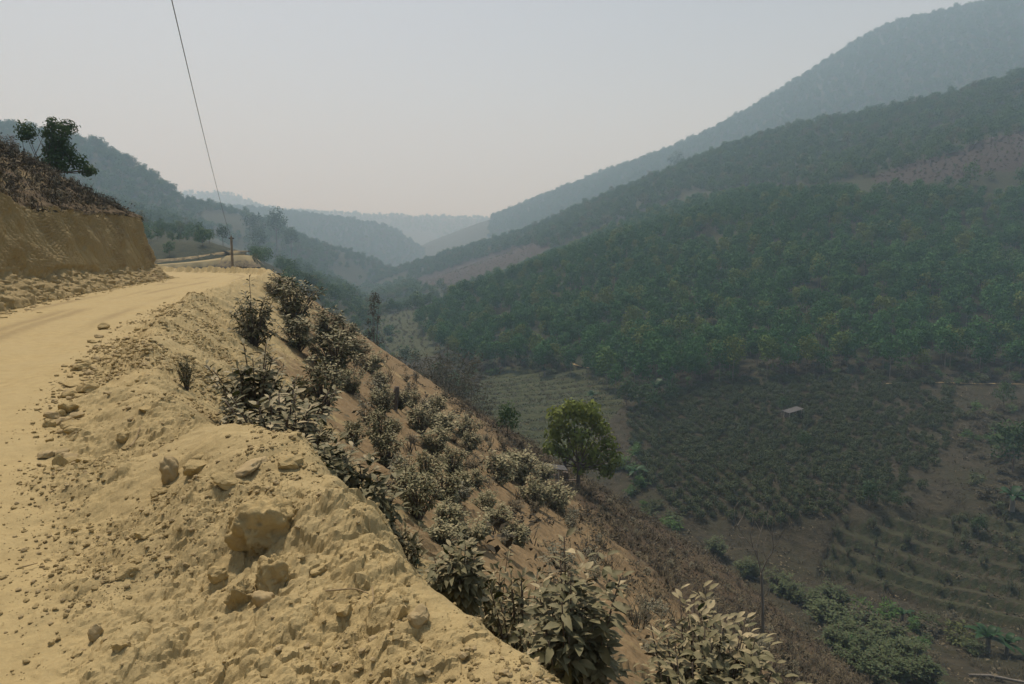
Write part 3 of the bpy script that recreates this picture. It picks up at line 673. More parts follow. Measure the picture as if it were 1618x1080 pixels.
def bush_proto(seed, h=1.0, w=0.95, tips=60, per=11, leaf=0.10, tmpl=LEAF1, cf=0.95, stem_r=0.012):
    r = np.random.default_rng(seed); ps, ds, nn, ss, paths = bush_tips(r, h, w, tips, per, leaf, cf)
    v, f = place_leaves(tmpl, ps, ds, nn, ss)
    return mesh_from('foliage', v, f), stems_mesh('stem', paths, stem_r)
def crown_mesh(name, r, lumps, n, size, up=0.25, shell=0.55, tmpl=LEAFQ):
    """leaf clumps through the volume of several lumps: (centre, radii)"""
    vol = np.array([l[1][0] * l[1][1] * l[1][2] for l in lumps]) ** 0.67; pick = r.choice(len(lumps), n, p=vol / vol.sum())
    c = np.array([l[0] for l in lumps], float)[pick]; rd = np.array([l[1] for l in lumps], float)[pick]
    d = r.normal(0, 1, (n, 3)); d /= np.linalg.norm(d, axis=1)[:, None]
    rad = shell + (1.12 - shell) * r.uniform(0, 1, n) ** 0.7 + 0.10 * r.normal(0, 1, n)
    pos = c + d * rd * rad[:, None]
    nrm = d * 1.1 + r.normal(0, 0.45, (n, 3)) + np.array([0, 0, up]); dv = np.cross(nrm, r.normal(0, 1, (n, 3))) + np.array([0, 0, -0.25])
    ss = size * r.uniform(0.6, 1.3, n)
    v, f = place_leaves(tmpl, pos - dv / (np.linalg.norm(dv, axis=1)[:, None] + 1e-9) * ss[:, None] * 0.5, dv, nrm, ss)
    return mesh_from(name, v, f)
def tree_trunk(name, r, base_r, fork_z, lumps, sides=6, lean=0.0):
    m = MB(); zs = np.linspace(-0.4, fork_z, 6)
    path = np.stack([lean * (zs / max(fork_z, .1)) ** 2 + 0.02 * r.normal(0, 1, 6) * fork_z * 0.3, 0.02 * r.normal(0, 1, 6) * fork_z * 0.3, zs], 1); path[0, :2] = path[1, :2]
    m.tube(path, np.linspace(base_r, base_r * 0.65, 6), sides)
    for c, rd in lumps:
        e = np.array(c, float); st = path[-1] - np.array([0, 0, r.uniform(0, 0.25) * fork_z]); md = (st + e) / 2 + np.array([0, 0, -0.12 * np.linalg.norm(e - st)])
        u = np.linspace(0, 1, 6)[:, None]
        m.tube((1-u)**2 * st + 2*u*(1-u) * md + u*u * e, np.linspace(base_r * 0.42, base_r * 0.10, 6), 4)
    return m.mesh(name)
def make_tree(name, loc, trunk, crown, tm, cm, rz=0.0, s=1.0):
    o = empty(name, loc, rz, s); link('trunk', trunk, tm, o); c = link('crown', crown, cm, o); c['kind'] = 'stuff'; return o
def ring_lumps(r, n, z0, z1, rr, lr, zsq=0.8):
    L = []
    for k in range(n):
        a = k * 2.4 + r.uniform(-0.5, 0.5); z = z0 + (z1 - z0) * (k + r.uniform(0, 1)) / n; q = rr * (1 - 0.6 * ((z - z0) / (z1 - z0 + 1e-6)) ** 2) * r.uniform(0.55, 1)
        e = lr * r.uniform(0.75, 1.2); L.append(((math.cos(a) * q, math.sin(a) * q, z), (e, e, e * zsq)))
    return L
def proto_collection(name, meshes, mats):
    col = bpy.data.collections.new(name)
    for i, (me, mt) in enumerate(zip(meshes, mats)):
        if len(me.materials) == 0: me.materials.append(mt)
        col.objects.link(bpy.data.objects.new('%s_%02d' % (name, i), me))
    return col
def merge_meshes(name, parts):
    """join (mesh, material) pairs into one mesh with material slots"""
    vs, qs, mi, n = [], [], [], 0; tri = []; tmi = []
    me = bpy.data.meshes.new(name)
    allv, loops, starts, mats_i = [], [], [], []; off = 0; lo = 0
    for k, (m, mt) in enumerate(parts):
        v = np.empty(len(m.vertices) * 3, np.float32); m.vertices.foreach_get('co', v); allv.append(v.reshape(-1, 3))
        l = np.empty(len(m.loops), np.int32); m.loops.foreach_get('vertex_index', l); loops.append(l + off)
        s_ = np.empty(len(m.polygons), np.int32); m.polygons.foreach_get('loop_start', s_); starts.append(s_ + lo)
        mats_i.append(np.full(len(m.polygons), k, np.int32)); off += len(m.vertices); lo += len(m.loops); me.materials.append(mt)
    V_ = np.vstack(allv); me.vertices.add(len(V_)); me.vertices.foreach_set('co', V_.ravel())
    L_ = np.concatenate(loops); me.loops.add(len(L_)); me.loops.foreach_set('vertex_index', L_)
    S_ = np.concatenate(starts); me.polygons.add(len(S_)); me.polygons.foreach_set('loop_start', S_)
    me.polygons.foreach_set('material_index', np.concatenate(mats_i)); me.update(calc_edges=True); me.shade_smooth()
    return me
def scatter_stuff(name, label, cat, pts, scl, rot, idx, col, tilt=None):
    """one object of kind stuff: instances on points"""
    me = bpy.data.meshes.new(name); pts = np.asarray(pts, np.float32); me.vertices.add(len(pts)); me.vertices.foreach_set('co', pts.ravel()); me.update()
    attr(me, 'scl', scl); attr(me, 'rotz', rot); attr(me, 'pick', idx, 'INT'); attr(me, 'tilt', np.zeros(len(pts)) if tilt is None else tilt)
    o = link(name, me); tag(o, label, cat, kind='stuff')
    g = bpy.data.node_groups.new(name, 'GeometryNodeTree')
    g.interface.new_socket('Geometry', in_out='INPUT', socket_type='NodeSocketGeometry'); g.interface.new_socket('Geometry', in_out='OUTPUT', socket_type='NodeSocketGeometry')
    N, L = g.nodes, g.links
    gi = N.new('NodeGroupInput'); go = N.new('NodeGroupOutput'); ip = N.new('GeometryNodeInstanceOnPoints'); ci = N.new('GeometryNodeCollectionInfo')
    ci.inputs['Collection'].default_value = col; ci.inputs['Separate Children'].default_value = True; ci.inputs['Reset Children'].default_value = True
    ip.inputs['Pick Instance'].default_value = True
    def na_(nm, t):
        a = N.new('GeometryNodeInputNamedAttribute'); a.data_type = t; a.inputs['Name'].default_value = nm; return a.outputs['Attribute']
    cb = N.new('ShaderNodeCombineXYZ'); L.new(na_('tilt', 'FLOAT'), cb.inputs[0]); L.new(na_('rotz', 'FLOAT'), cb.inputs[2])
    cs = N.new('ShaderNodeCombineXYZ'); sa_ = na_('scl', 'FLOAT')
    for i in range(3): L.new(sa_, cs.inputs[i])
    L.new(gi.outputs[0], ip.inputs['Points']); L.new(ci.outputs[0], ip.inputs['Instance']); L.new(na_('pick', 'INT'), ip.inputs['Instance Index'])
    L.new(cb.outputs[0], ip.inputs['Rotation']); L.new(cs.outputs[0], ip.inputs['Scale']); L.new(ip.outputs[0], go.inputs[0])
    md = o.modifiers.new('scatter', 'NODES'); md.node_group = g
    return o
def jgrid(x0, x1, y0, y1, sp, jit=0.4, seed=1, ang=0.0):
    r = np.random.default_rng(seed); cx, cy = (x0 + x1) / 2, (y0 + y1) / 2; h = math.hypot(x1 - x0, y1 - y0) / 2
    a, b = np.meshgrid(np.arange(-h, h, sp), np.arange(-h, h, sp), indexing='ij')
    a = a.ravel() + r.uniform(-jit, jit, a.size) * sp; b = b.ravel() + r.uniform(-jit, jit, b.size) * sp
    x = cx + a * math.cos(ang) - b * math.sin(ang); y = cy + a * math.sin(ang) + b * math.cos(ang)
    k = (x > x0) & (x < x1) & (y > y0) & (y < y1); return x[k], y[k]
def hit_on(f, px, py, lo, hi):
    u, w = ray(px, py); ys = np.geomspace(lo, hi, 700); below = (EYE[2] + w * ys) < f(u * ys, ys)
    i = int(np.argmax(below)) if below.any() else len(ys) - 1
    y = ys[i]; x = u * y; return np.array([x, y, float(f(np.array([x]), np.array([y]))[0])])
def hit_valley(px, py, lo=48): return hit_on(valley_z, px, py, lo, 900)

# rock shapes
import bmesh
def rock_mesh(name, seed, dims, sub=2, rough=0.28, cuts=5, smooth=False):
    bm = bmesh.new(); bmesh.ops.create_icosphere(bm, subdivisions=sub, radius=1.0)
    v = np.array([q.co[:] for q in bm.verts]); f = np.array([[q.index for q in fc.verts] for fc in bm.faces]); bm.free()
    r = np.random.default_rng(seed)
    for k in range(cuts):
        n = r.normal(0, 1, 3); n /= np.linalg.norm(n); h = r.uniform(0.5, 0.85); d = v @ n; m = d > h; v[m] -= np.outer(d[m] - h, n) * 0.92
    v = v * (1 + rough * vn3(v * 1.7 + seed, seed)[:, None] + rough * 0.5 * vn3(v * 4.1 + seed, seed + 5)[:, None] + rough * 0.3 * vn3(v * 9 + seed, seed + 9)[:, None] + (rough * 0.22 * vn3(v * 19 + seed, seed + 11)[:, None] if sub > 3 else 0))
    return mesh_from(name, v * np.asarray(dims), f, smooth)
# ------------------------------------------------------------------ dusty shrubs on the fill slope
DUSTY = [bush_proto(100 + k, 1.0, 0.95 + 0.1 * (k % 3), 84, 11, 0.115 + 0.012 * (k % 3)) for k in range(6)]
SMALL = [bush_proto(140 + k, 1.0, 0.95, 30, 8, 0.16) for k in range(5)]
def behind(px, top, d):
    """ground point behind the mound crest and the height that brings a plant's top to a given sight line"""
    q = P(px, top, d); z = ground_at(q[0], q[1]); return np.array([q[0], q[1], z]), q[2] - z
def near_shrub(px, top, d, wpx, hpx, leaf_m, label, seed, tips=40, per=13):
    """a shrub close enough to pick its leaves apart: each leaf is a part"""
    p, h = behind(px, top, d); k = p[1] / FPX / CP; w = wpx * k; r = np.random.default_rng(seed)
    o = empty('dusty_shrub', p); tag(o, label, 'shrub', 'dusty shrubs at the road edge')
    ps, ds, nn, ss, paths = bush_tips(r, h, w, tips, per, leaf_m, min(0.97, hpx * k / h), 0.42)
    link('stem', stems_mesh('stem', paths[::3], 0.007, 0.003), M['bark'], o)
    s_, d_, n_ = frames(ds, nn); vis = np.argsort(ps[:, 1] - 0.3 * ps[:, 2])     # towards the viewer and high ones first
    sel = vis[:300]; rest = vis[300:]
    for i in sel:
        lf = link('leaf', LEAF_ME[i % 3], None, o)
        m = Matrix(((s_[i][0], d_[i][0], n_[i][0]), (s_[i][1], d_[i][1], n_[i][1]), (s_[i][2], d_[i][2], n_[i][2]))).to_4x4()
        lf.matrix_local = Matrix.Translation(ps[i]) @ m @ Matrix.Scale(float(ss[i]), 4)
    if len(rest):
        v, f = place_leaves(LEAF1, ps[rest], ds[rest], nn[rest], ss[rest]); fo = link('foliage', mesh_from('foliage', v, f), M['dusty_leaf'], o); fo['kind'] = 'stuff'
    return o
LEAF_ME = []
for k in range(3):
    v, f = leaf_template(0); v = v.copy(); v[:, 2] -= (0.0, 0.18, 0.35)[k] * v[:, 1] ** 2; v[:, 0] *= (1.0, 1.15, 0.9)[k]; v[:, 0] += 0.05 * (k - 1) * v[:, 1] ** 2
    me = mesh_from('leaf', v, f); me.materials.append(M['dusty_leaf']); LEAF_ME.append(me)
near_shrub(905, 850, 3.0, 175, 270, 0.085, 'tall dust-coated shrub with large drooping leaves beside the bent root', 11, 100, 13)
near_shrub(1122, 962, 3.0, 235, 165, 0.078, 'rounded pale dust-coated shrub at the bottom of the picture', 12, 210, 12)
near_shrub(510, 675, 5.2, 110, 130, 0.125, 'dusty shrub with broad leaves right behind the tip of the earth mound', 13, 70, 11)
near_shrub(580, 722, 5.2, 95, 140, 0.11, 'dusty upright shrub with hanging leaves just past the mound tip', 14, 76, 12)
near_shrub(722, 842, 4.0, 95, 120, 0.085, 'dusty shrub halfway along the mound edge above the low grey shrubs', 15, 76, 12)
def shrub(px, py, hpx, wpx, k, label, group, protos=DUSTY, mat='dusty_leaf', name='dusty_shrub', cat='shrub', p=None, f=hit):
    p = f(px, py) if p is None else p
    s = hpx * p[1] / FPX / CP; q = protos[k % len(protos)]
    o = empty(name, p, (k * 1.7) % 6.28); sx = s * np.clip(wpx / hpx, 0.55, 1.9); o.scale = (sx, sx, s)
    fo = link('foliage', q[0], None, o); fo['kind'] = 'stuff'
    if len(q[0].materials) == 0: q[0].materials.append(M[mat])
    if len(q[1].materials) == 0: q[1].materials.append(M['bark'])
    fo.material_slots[0].link = 'OBJECT'; fo.material_slots[0].material = M[mat]
    link('stem', q[1], None, o); return tag(o, label, cat, group)
named = [
 (440, 712, 105, 150, 'wide dense dusty shrub spilling over behind the earth mound'), (405, 655, 110, 95, 'tall dusty shrub above the wide dense one, left edge of the thicket'),
 (400, 548, 90, 68, 'dusty shrub on the scraped slope straight above the thicket'), (830, 990, 110, 95, 'low grey dusty shrub tucked left of the tall drooping one'),
 (775, 960, 80, 70, 'grey small-leaved shrub between two taller shrubs at the mound edge'), (632, 878, 62, 62, 'small dusty shrub below the upright one at the mound edge'),
 (295, 615, 55, 30, 'thin lone sprig growing on the crumbly berm'), (445, 478, 45, 50, 'topmost dusty shrub beside the road crest'),
 (383, 433, 14, 18, 'round dead brown bush beside the pole base')]
BH_ = {0: (440, 604, 6.2), 1: (400, 548, 7.2), 3: (828, 888, 4.1), 4: (778, 880, 4.5), 5: (632, 818, 5.2)}
for i, (px, py, h, w, lb) in enumerate(named):
    if i in BH_:
        p_, hh_ = behind(*BH_[i]); kk_ = FPX * CP / p_[1]; shrub(px, py, hh_ * kk_, w * (1.5 if i < 2 else 1.2), i, lb, 'dusty shrubs at the road edge', p=p_); continue
    o = shrub(px, py, h, w, i, lb, 'dusty shrubs at the road edge' if i < 7 else 'dusty shrubs below the road', mat='brown_leaf' if i == 8 else 'dusty_leaf', p=None if i != 8 else np.array([*P(383, 433, 57)[:2], ground_at(*P(383, 433, 57)[:2])]))
for i, (a, b, c, w, lb) in enumerate([(468, 650, 5.9, 95, 'leafy dusty shrub at the right end of the thicket behind the mound'), (378, 600, 7.4, 80, 'dusty shrub at the left foot of the thicket nearest the berm'), (425, 575, 7.6, 85, 'dusty shrub in the middle of the thicket behind the mound')]):
    p_, hh_ = behind(a, b, c); shrub(0, 0, hh_ * FPX * CP / p_[1], w, i + 2, lb, 'dusty shrubs at the road edge', p=p_)
LB = 'dusty leafy shrub growing on the tan fill slope below the road'
more = [(465,505,62,60),(515,528,42,50),(470,552,48,48),(530,592,70,72),(510,642,78,62),(555,622,40,30),(605,652,42,38),(600,702,62,38),(612,732,55,38),(660,812,72,55),(642,788,62,42),(700,792,58,42),
 (675,752,48,38),(716,752,46,36),(727,782,46,36),(665,682,46,42),(697,678,32,50),(687,712,40,40),(735,692,36,36),(742,707,30,30),(790,757,46,42),(822,762,52,55),(846,792,46,42),(880,802,42,42),(770,803,36,36),(752,770,30,30),(560,700,38,30),(620,690,30,26),
 (560,560,30,40),(585,585,30,34),(545,540,36,40),(600,610,26,26),(630,640,28,28),(650,640,26,26),(710,830,44,50),(745,850,40,46),(790,830,34,40),(815,850,36,40),(700,860,36,44),(860,760,28,34),(690,650,26,30)]
for i, (px, py, h, w) in enumerate(more): shrub(px, py + 5, h * (1.2 if px < 560 else 1.2), w * (1.3 if px < 560 else 1.35), i + 3, LB, 'dusty shrubs on the fill slope', DUSTY, 'slope_leaf')
r = np.random.default_rng(5); placed = [hit(a[0], a[1])[:2] for a in more]; cnt = 0
while cnt < 95:
    px = r.uniform(560, 1330); py = r.uniform(600, 1075)
    p = hit(px, py, 9)
    if p[1] > 88 or p[1] < 11: continue
    t_ = near_height([p[0]], [p[1]], False)[1][0]
    if t_ < 4 or any(np.hypot(*(p[:2] - q)) < 1.3 for q in placed): continue
    placed.append(p[:2]); cnt += 1; hm_ = r.uniform(0.4, 0.85) * (0.75 if px > 950 else 1)
    hp = hm_ * FPX * CP / p[1]
    shrub(0, 0, hp, hp * r.uniform(0.8, 1.3), cnt, 'small scrubby bush among dry brush on the lower hillside', 'scrubby bushes on the lower hillside', SMALL, 'halfdust_leaf' if r.random() < 0.75 else 'brown_leaf', 'scrub_bush', 'bush', p)
# dry brush and leaf litter over the slope
def tuft(seed, n, h, spread, curl=0.5, w=0.02):
    r = np.random.default_rng(seed); m = MB()
    for k in range(n):
        a = r.uniform(0, 6.28); b = np.array([r.normal(0, spread), r.normal(0, spread), -0.02]); l = h * r.uniform(0.4, 1.1)
        e = b + np.array([math.cos(a) * l * curl, math.sin(a) * l * curl, l]); md = (b + e) / 2 + np.array([0, 0, 0.15 * l]); sd = np.array([-math.sin(a), math.cos(a), 0]) * w * l
        m.add([b - sd, b + sd, md + sd * 0.8, md - sd * 0.8, e], [(0, 1, 2, 3), (3, 2, 4)])
    return m.mesh('tuft', False)
def litter_patch(seed, n, sp, size):
    r = np.random.default_rng(seed); pos = np.stack([r.normal(0, sp, n), r.normal(0, sp, n), np.abs(r.normal(0, 0.05, n))], 1); d = r.normal(0, 1, (n, 3)); d[:, 2] *= 0.5
    v, f = place_leaves(LEAFQ, pos, d, r.normal(0, 0.4, (n, 3)) + [0, 0, 1], size * r.uniform(0.5, 1.3, n)); return mesh_from('litter', v, f)
brush_col = proto_collection('brush', [tuft(1, 26, 0.5, 0.16, 0.9, 0.03), tuft(2, 26, 0.4, 0.2, 1.2, 0.03), litter_patch(3, 50, 0.28, 0.2), litter_patch(4, 60, 0.32, 0.16)], [M['dead_leaf'], M['brown_leaf'], M['dead_leaf'], M['brown_leaf']])
bx_, by_ = jgrid(-25, 45, 6, 92, 0.62, 0.5, 8); zz_, tt_, _, _ = near_height(bx_, by_)
dens = sm(5, 26, tt_) * (0.75 + 0.8 * fbm2(bx_ * 0.25, by_ * 0.25, 3, 55)) + 0.06
k = (tt_ > 3) & (tt_ < 52) & (zz_ > -46) & (np.random.default_rng(3).uniform(0, 1, len(bx_)) < dens)
bx_, by_, zz_ = bx_[k], by_[k], zz_[k]; r = np.random.default_rng(31)
scatter_stuff('dry_brush', 'dry brown brush and leaf litter covering the lower hillside', 'dry brush', np.stack([bx_, by_, zz_], 1), r.uniform(0.5, 1.35, len(bx_)), r.uniform(0, 6.28, len(bx_)), r.integers(0, 4, len(bx_)), brush_col, np.full(len(bx_), 0.0))
# brush and dead bushes above the cut bank
bx_, by_ = jgrid(-48, -12, 10, 52, 0.42, 0.5, 9); zz_, qq_ = upper_height(bx_, by_); r = np.random.default_rng(32)
k = (qq_ > 1.25) & (qq_ < 16) & (r.uniform(0, 1, len(bx_)) < 0.75); bx_, by_, zz_ = bx_[k], by_[k], zz_[k]
scatter_stuff('dry_undergrowth', 'dry brown undergrowth on the slope above the cut bank', 'undergrowth', np.stack([bx_, by_, zz_], 1), r.uniform(0.5, 1.2, len(bx_)), r.uniform(0, 6.28, len(bx_)), r.integers(0, 4, len(bx_)), brush_col)
r = np.random.default_rng(33); n = 0; got = []
while n < 55:
    x = r.uniform(-44, -14); y = r.uniform(14, 49); z, q = upper_height([x], [y]); z = z[0]; q = q[0]
    if q < 2.0 or q > 11 or any(abs(x - a) + abs(y - b) < 0.9 for a, b in got): continue
    pp = pix(x, y, z)
    if pp[0] < -60: continue
    got.append((x, y)); hm_ = r.uniform(0.5, 1.2) * (0.65 if q < 3.5 else 1); hp = hm_ * FPX / y
    shrub(0, 0, hp, hp * r.uniform(0.7, 1.2), n, 'dry dusty leafy bush on the slope above the cut bank', 'dry bushes above the cut bank', SMALL, 'brown_leaf' if n % 2 else 'halfdust_leaf', 'dry_bush', 'bush', np.array([x, y, z])); n += 1

# ------------------------------------------------------------------ rubber plantation on the facing slope
RUB = []
for k in range(5):
    r = np.random.default_rng(200 + k); L_ = ring_lumps(r, 10, 4.0, 8.8, 2.0, 1.25)
    RUB.append((crown_mesh('crown', r, L_, 760, 0.6, 0.35, 0.45), tree_trunk('trunk', r, 0.10, 4.6, L_[:5], 5)))
rub_col = proto_collection('rubber', [merge_meshes('rubber', [(c, M['rubber_leaf']), (t, M['palebark'])]) for c, t in RUB], [None] * 5)
fx_, fy_ = jgrid(-130, 480, 170, 620, 5.7, 0.42, 21, 0.25); fz_ = valley_z(fx_, fy_); px_, py_ = pix(fx_, fy_, fz_ + 6.5)
gap = fbm2(fx_ * 0.03, fy_ * 0.03, 3, 23)
k = inpoly(px_, py_, FOREST) & (gap > -0.5); fx_, fy_, fz_, px_, py_ = fx_[k], fy_[k], fz_[k], px_[k], py_[k]
r = np.random.default_rng(24); fs_ = r.uniform(0.75, 1.35, len(fx_)) * (1 + 0.2 * fbm2(fx_ * 0.02, fy_ * 0.02, 2, 25)); fr_ = r.uniform(0, 6.28, len(fx_)); fi_ = r.integers(0, 5, len(fx_))
inframe = (px_ > 640) & (px_ < 1612); order = np.argsort(np.where(inframe, fy_, 1e9)); ind = order[:300]; rest = np.ones(len(fx_), bool); rest[ind] = False
base_t = []
for j in range(5):
    o = make_tree('rubber_tree', (0, 0, 0), RUB[j][1], RUB[j][0], M['palebark'], M['rubber_leaf']); tag(o, 'slim pale-trunked rubber tree at the lower edge of the plantation', 'tree', 'rubber trees along the plantation edge'); base_t.append(o)
first = set()
for i in ind:
    j = int(fi_[i]); o = base_t[j] if j not in first else copy_tree(base_t[j]); first.add(j)
    o.location = (fx_[i], fy_[i], fz_[i]); o.rotation_euler = (0, 0, fr_[i]); o.scale = (fs_[i],) * 3
scatter_stuff('rubber_plantation', 'green rubber trees covering the facing mountainside', 'plantation', np.stack([fx_, fy_, fz_], 1)[rest], fs_[rest], fr_[rest], fi_[rest], rub_col)
# mixed woodland higher up and on the other hills
WD = []
for k in range(5):
    r = np.random.default_rng(230 + k); L_ = ring_lumps(r, 6, 2.2, 5.6 + 0.8 * (k % 3), 2.0, 1.7, 0.9)
    WD.append(merge_meshes('wood', [(crown_mesh('crown', r, L_, 330, 0.95, 0.3, 0.4), M['wood_leaf']), (tree_trunk('trunk', r, 0.14, 2.6, L_[:3], 4), M['bark'])]))
wood_col = proto_collection('wood', WD, [None] * 5)
def forest(name, label, f, x0, x1, y0, y1, sp, seed, cond=None, smin=0.7, smax=1.5):
    x, y = jgrid(x0, x1, y0, y1, sp, 0.48, seed); z = f(x, y); px, py = pix(x, y, z + 3); r = np.random.default_rng(seed + 1)
    k = (px > -160) & (px < 1900) & (py > -200)
    if cond is not None: k &= cond(px, py, x, y)
    x, y, z = x[k], y[k], z[k]; n = len(x); s = smin + (smax - smin) * r.uniform(0, 1, n) ** 1.8
    if name == 'left_woodland': s = s * np.clip(y / 520, 0.32, 1)
    return scatter_stuff(name, label, 'woodland', np.stack([x, y, z], 1), s, r.uniform(0, 6.28, n), r.integers(0, 5, n), wood_col)
forest('upper_woodland', 'mixed woodland above the plantation on the right mountainside', valley_z, -230, 900, 300, 1080, 7.4, 41, lambda px, py, x, y: ~inpoly(px, py + 8, FOREST) & ~inpoly(px, py, RED1) & ~inpoly(px, py, RED2) & ~inpoly(px, py, GRASSFIELD) & ~inpoly(px, py, FIELD) & (fbm2(x * 0.02, y * 0.02, 3, 44) > -0.5), 0.8, 1.6)
forest('far_woodland', 'blue hazy woodland on the high far mountain', hill_z(far_f, 3), -60, 1800, 640 * FS, 1330 * FS, 13, 45, smin=1.4, smax=2.6)
forest('left_woodland', 'hazy green woodland on the left mountain', hill_z(left_f), -950, -10, 190, 1010, 9.5, 51, lambda px, py, x, y: ~((py > 408) & (px < 440)) & ((fbm2(x * 0.03, y * 0.03, 3, 53) > -0.25) | (py < 330)) & ~((px > 285) & (px < 400) & (py > 372)), 0.9, 2.0)
forest('spur_woodland', 'faded woodland on the wooded spur beyond the far road', hill_z(mid_f), -600, -20, 370 * MS, 720 * MS, 10.0, 55, lambda px, py, x, y: fbm2(x * 0.015, y * 0.015, 3, 57) > -0.2, 0.9, 1.7)
forest('valley_spur_woodland', 'pale blue woodland on the spur closing the valley', hill_z(mid2_f), -840, 0, 740 * M2S, 1060 * M2S, 14, 58, None, 1.3, 2.4)
forest('far_hill_woodland', 'faint trees on the farthest pale hills', hill_z(range_f, 3), -2500, 560, 1300 * RS, 1880 * RS, 26, 61, lambda px, py, x, y: fbm2(x * 0.01, y * 0.01, 3, 63) > -0.1, 1.5, 3.2)

# ------------------------------------------------------------------ coffee bushes on the valley side
COF = []
for k in range(5):
    r = np.random.default_rng(300 + k); L_ = [((0, 0, 0.72), (0.72, 0.72, 0.68))] + [((math.cos(a) * 0.5, math.sin(a) * 0.5, r.uniform(0.5, 1.1)), (0.42, 0.42, 0.4)) for a in r.uniform(0, 6.28, 5)]
    COF.append((crown_mesh('foliage', r, L_, 420, 0.24, 0.35, 0.6), stems_mesh('stem', [np.array([(0, 0, -0.15), (0.05 * j, 0.03 * j, 0.4), (0.12 * math.cos(2 * j), 0.12 * math.sin(2 * j), 0.9)]) for j in range(3)], 0.03)))
cx_, cy_ = jgrid(10, 130, 85, 185, 1.95, 0.2, 71, 0.2); cz_ = valley_z(cx_, cy_); px_, py_ = pix(cx_, cy_, cz_ + 0.5); r = np.random.default_rng(72)
k = inpoly(px_, py_, COFFEE) & (r.uniform(0, 1, len(cx_)) < np.interp(px_, [1000, 1300, 1520], [0.97, 0.94, 0.7])) & (fbm2(cx_ * 0.06, cy_ * 0.06, 2, 73) > -0.8)
cx_, cy_, cz_, px_, py_ = cx_[k], cy_[k], cz_[k], px_[k], py_[k]; cs_ = r.uniform(0.7, 1.25, len(cx_)); cr_ = r.uniform(0, 6.28, len(cx_)); ci_ = r.integers(0, 5, len(cx_))
order = np.argsort(cy_); ind = order[:300]; rest = order[300:]
for i in ind:
    q = COF[ci_[i]]; o = empty('coffee_bush', (cx_[i], cy_[i], cz_[i]), cr_[i], cs_[i]); fo = link('foliage', q[0], M['coffee_leaf'], o); fo['kind'] = 'stuff'; link('stem', q[1], M['twig'], o)
    tag(o, 'round dark green coffee bush in the rows on the valley side', 'bush', 'coffee bushes on the valley side')
cof_col = proto_collection('coffee', [merge_meshes('coffee', [(a, M['coffee_leaf']), (b, M['bark'])]) for a, b in COF], [None] * 5)
scatter_stuff('coffee_grove', 'more coffee bushes far up the valley side below the scrub', 'coffee grove', np.stack([cx_, cy_, cz_], 1)[rest], cs_[rest], cr_[rest], ci_[rest], cof_col)
# scrub belt at the foot of the plantation and in the gully
sx_, sy_ = jgrid(-60, 260, 60, 260, 2.6, 0.5, 75); sz_ = valley_z(sx_, sy_); px_, py_ = pix(sx_, sy_, sz_ + 0.5); r = np.random.default_rng(76)
SCRUB = [[(985,600),(1010,585),(1130,575),(1500,566),(1900,570),(1900,606),(1500,604),(1330,590),(1200,594),(1130,598),(1050,622),(1000,640)], [(690,560),(760,566),(830,568),(905,572),(900,585),(800,582),(760,600),(740,650),(690,640)],
         [(960,700),(1000,690),(1030,780),(1080,815),(1060,860),(980,800)], [(1515,640),(1900,640),(1900,800),(1560,800),(1530,740)], [(1290,960),(1420,950),(1540,990),(1560,1090),(1380,1090)]]
k = np.zeros(len(sx_), bool)
for s_ in SCRUB: k |= inpoly(px_, py_, s_)
k &= r.uniform(0, 1, len(sx_)) < 0.75; sx_, sy_, sz_ = sx_[k], sy_[k], sz_[k]
SCR = [bush_proto(320 + k, 1.6, 2.2, 44, 7, 0.38, LEAFQ, 0.98, 0.02) for k in range(4)]
scr_col = proto_collection('scrub', [a for a, b in SCR], [M['grey_leaf'], M['wood_leaf'], M['coffee_leaf'], M['grey_leaf']])
scatter_stuff('scrub_thicket', 'grey-green scrub thicket at the foot of the plantation and along the gully', 'scrub', np.stack([sx_, sy_, sz_], 1), r.uniform(0.6, 1.6, len(sx_)), r.uniform(0, 6.28, len(sx_)), r.integers(0, 4, len(sx_)), scr_col)
# litter, low weeds and pale debris on the bare valley ground
wx_, wy_ = jgrid(-10, 150, 52, 200, 1.5, 0.5, 77); wz_ = valley_z(wx_, wy_); r = np.random.default_rng(78); k = r.uniform(0, 1, len(wx_)) < 0.55
wx_, wy_, wz_ = wx_[k], wy_[k], wz_[k]
weed_col = proto_collection('weed', [litter_patch(11, 26, 0.5, 0.4), tuft(12, 22, 0.6, 0.4, 0.8, 0.06), litter_patch(13, 20, 0.6, 0.3)], [M['dead_leaf'], M['grey_leaf'], M['brown_leaf']])
scatter_stuff('valley_weeds', 'dry weeds and debris littering the dark valley ground', 'weeds', np.stack([wx_, wy_, wz_], 1), r.uniform(0.5, 1.4, len(wx_)), r.uniform(0, 6.28, len(wx_)), r.integers(0, 3, len(wx_)), weed_col)
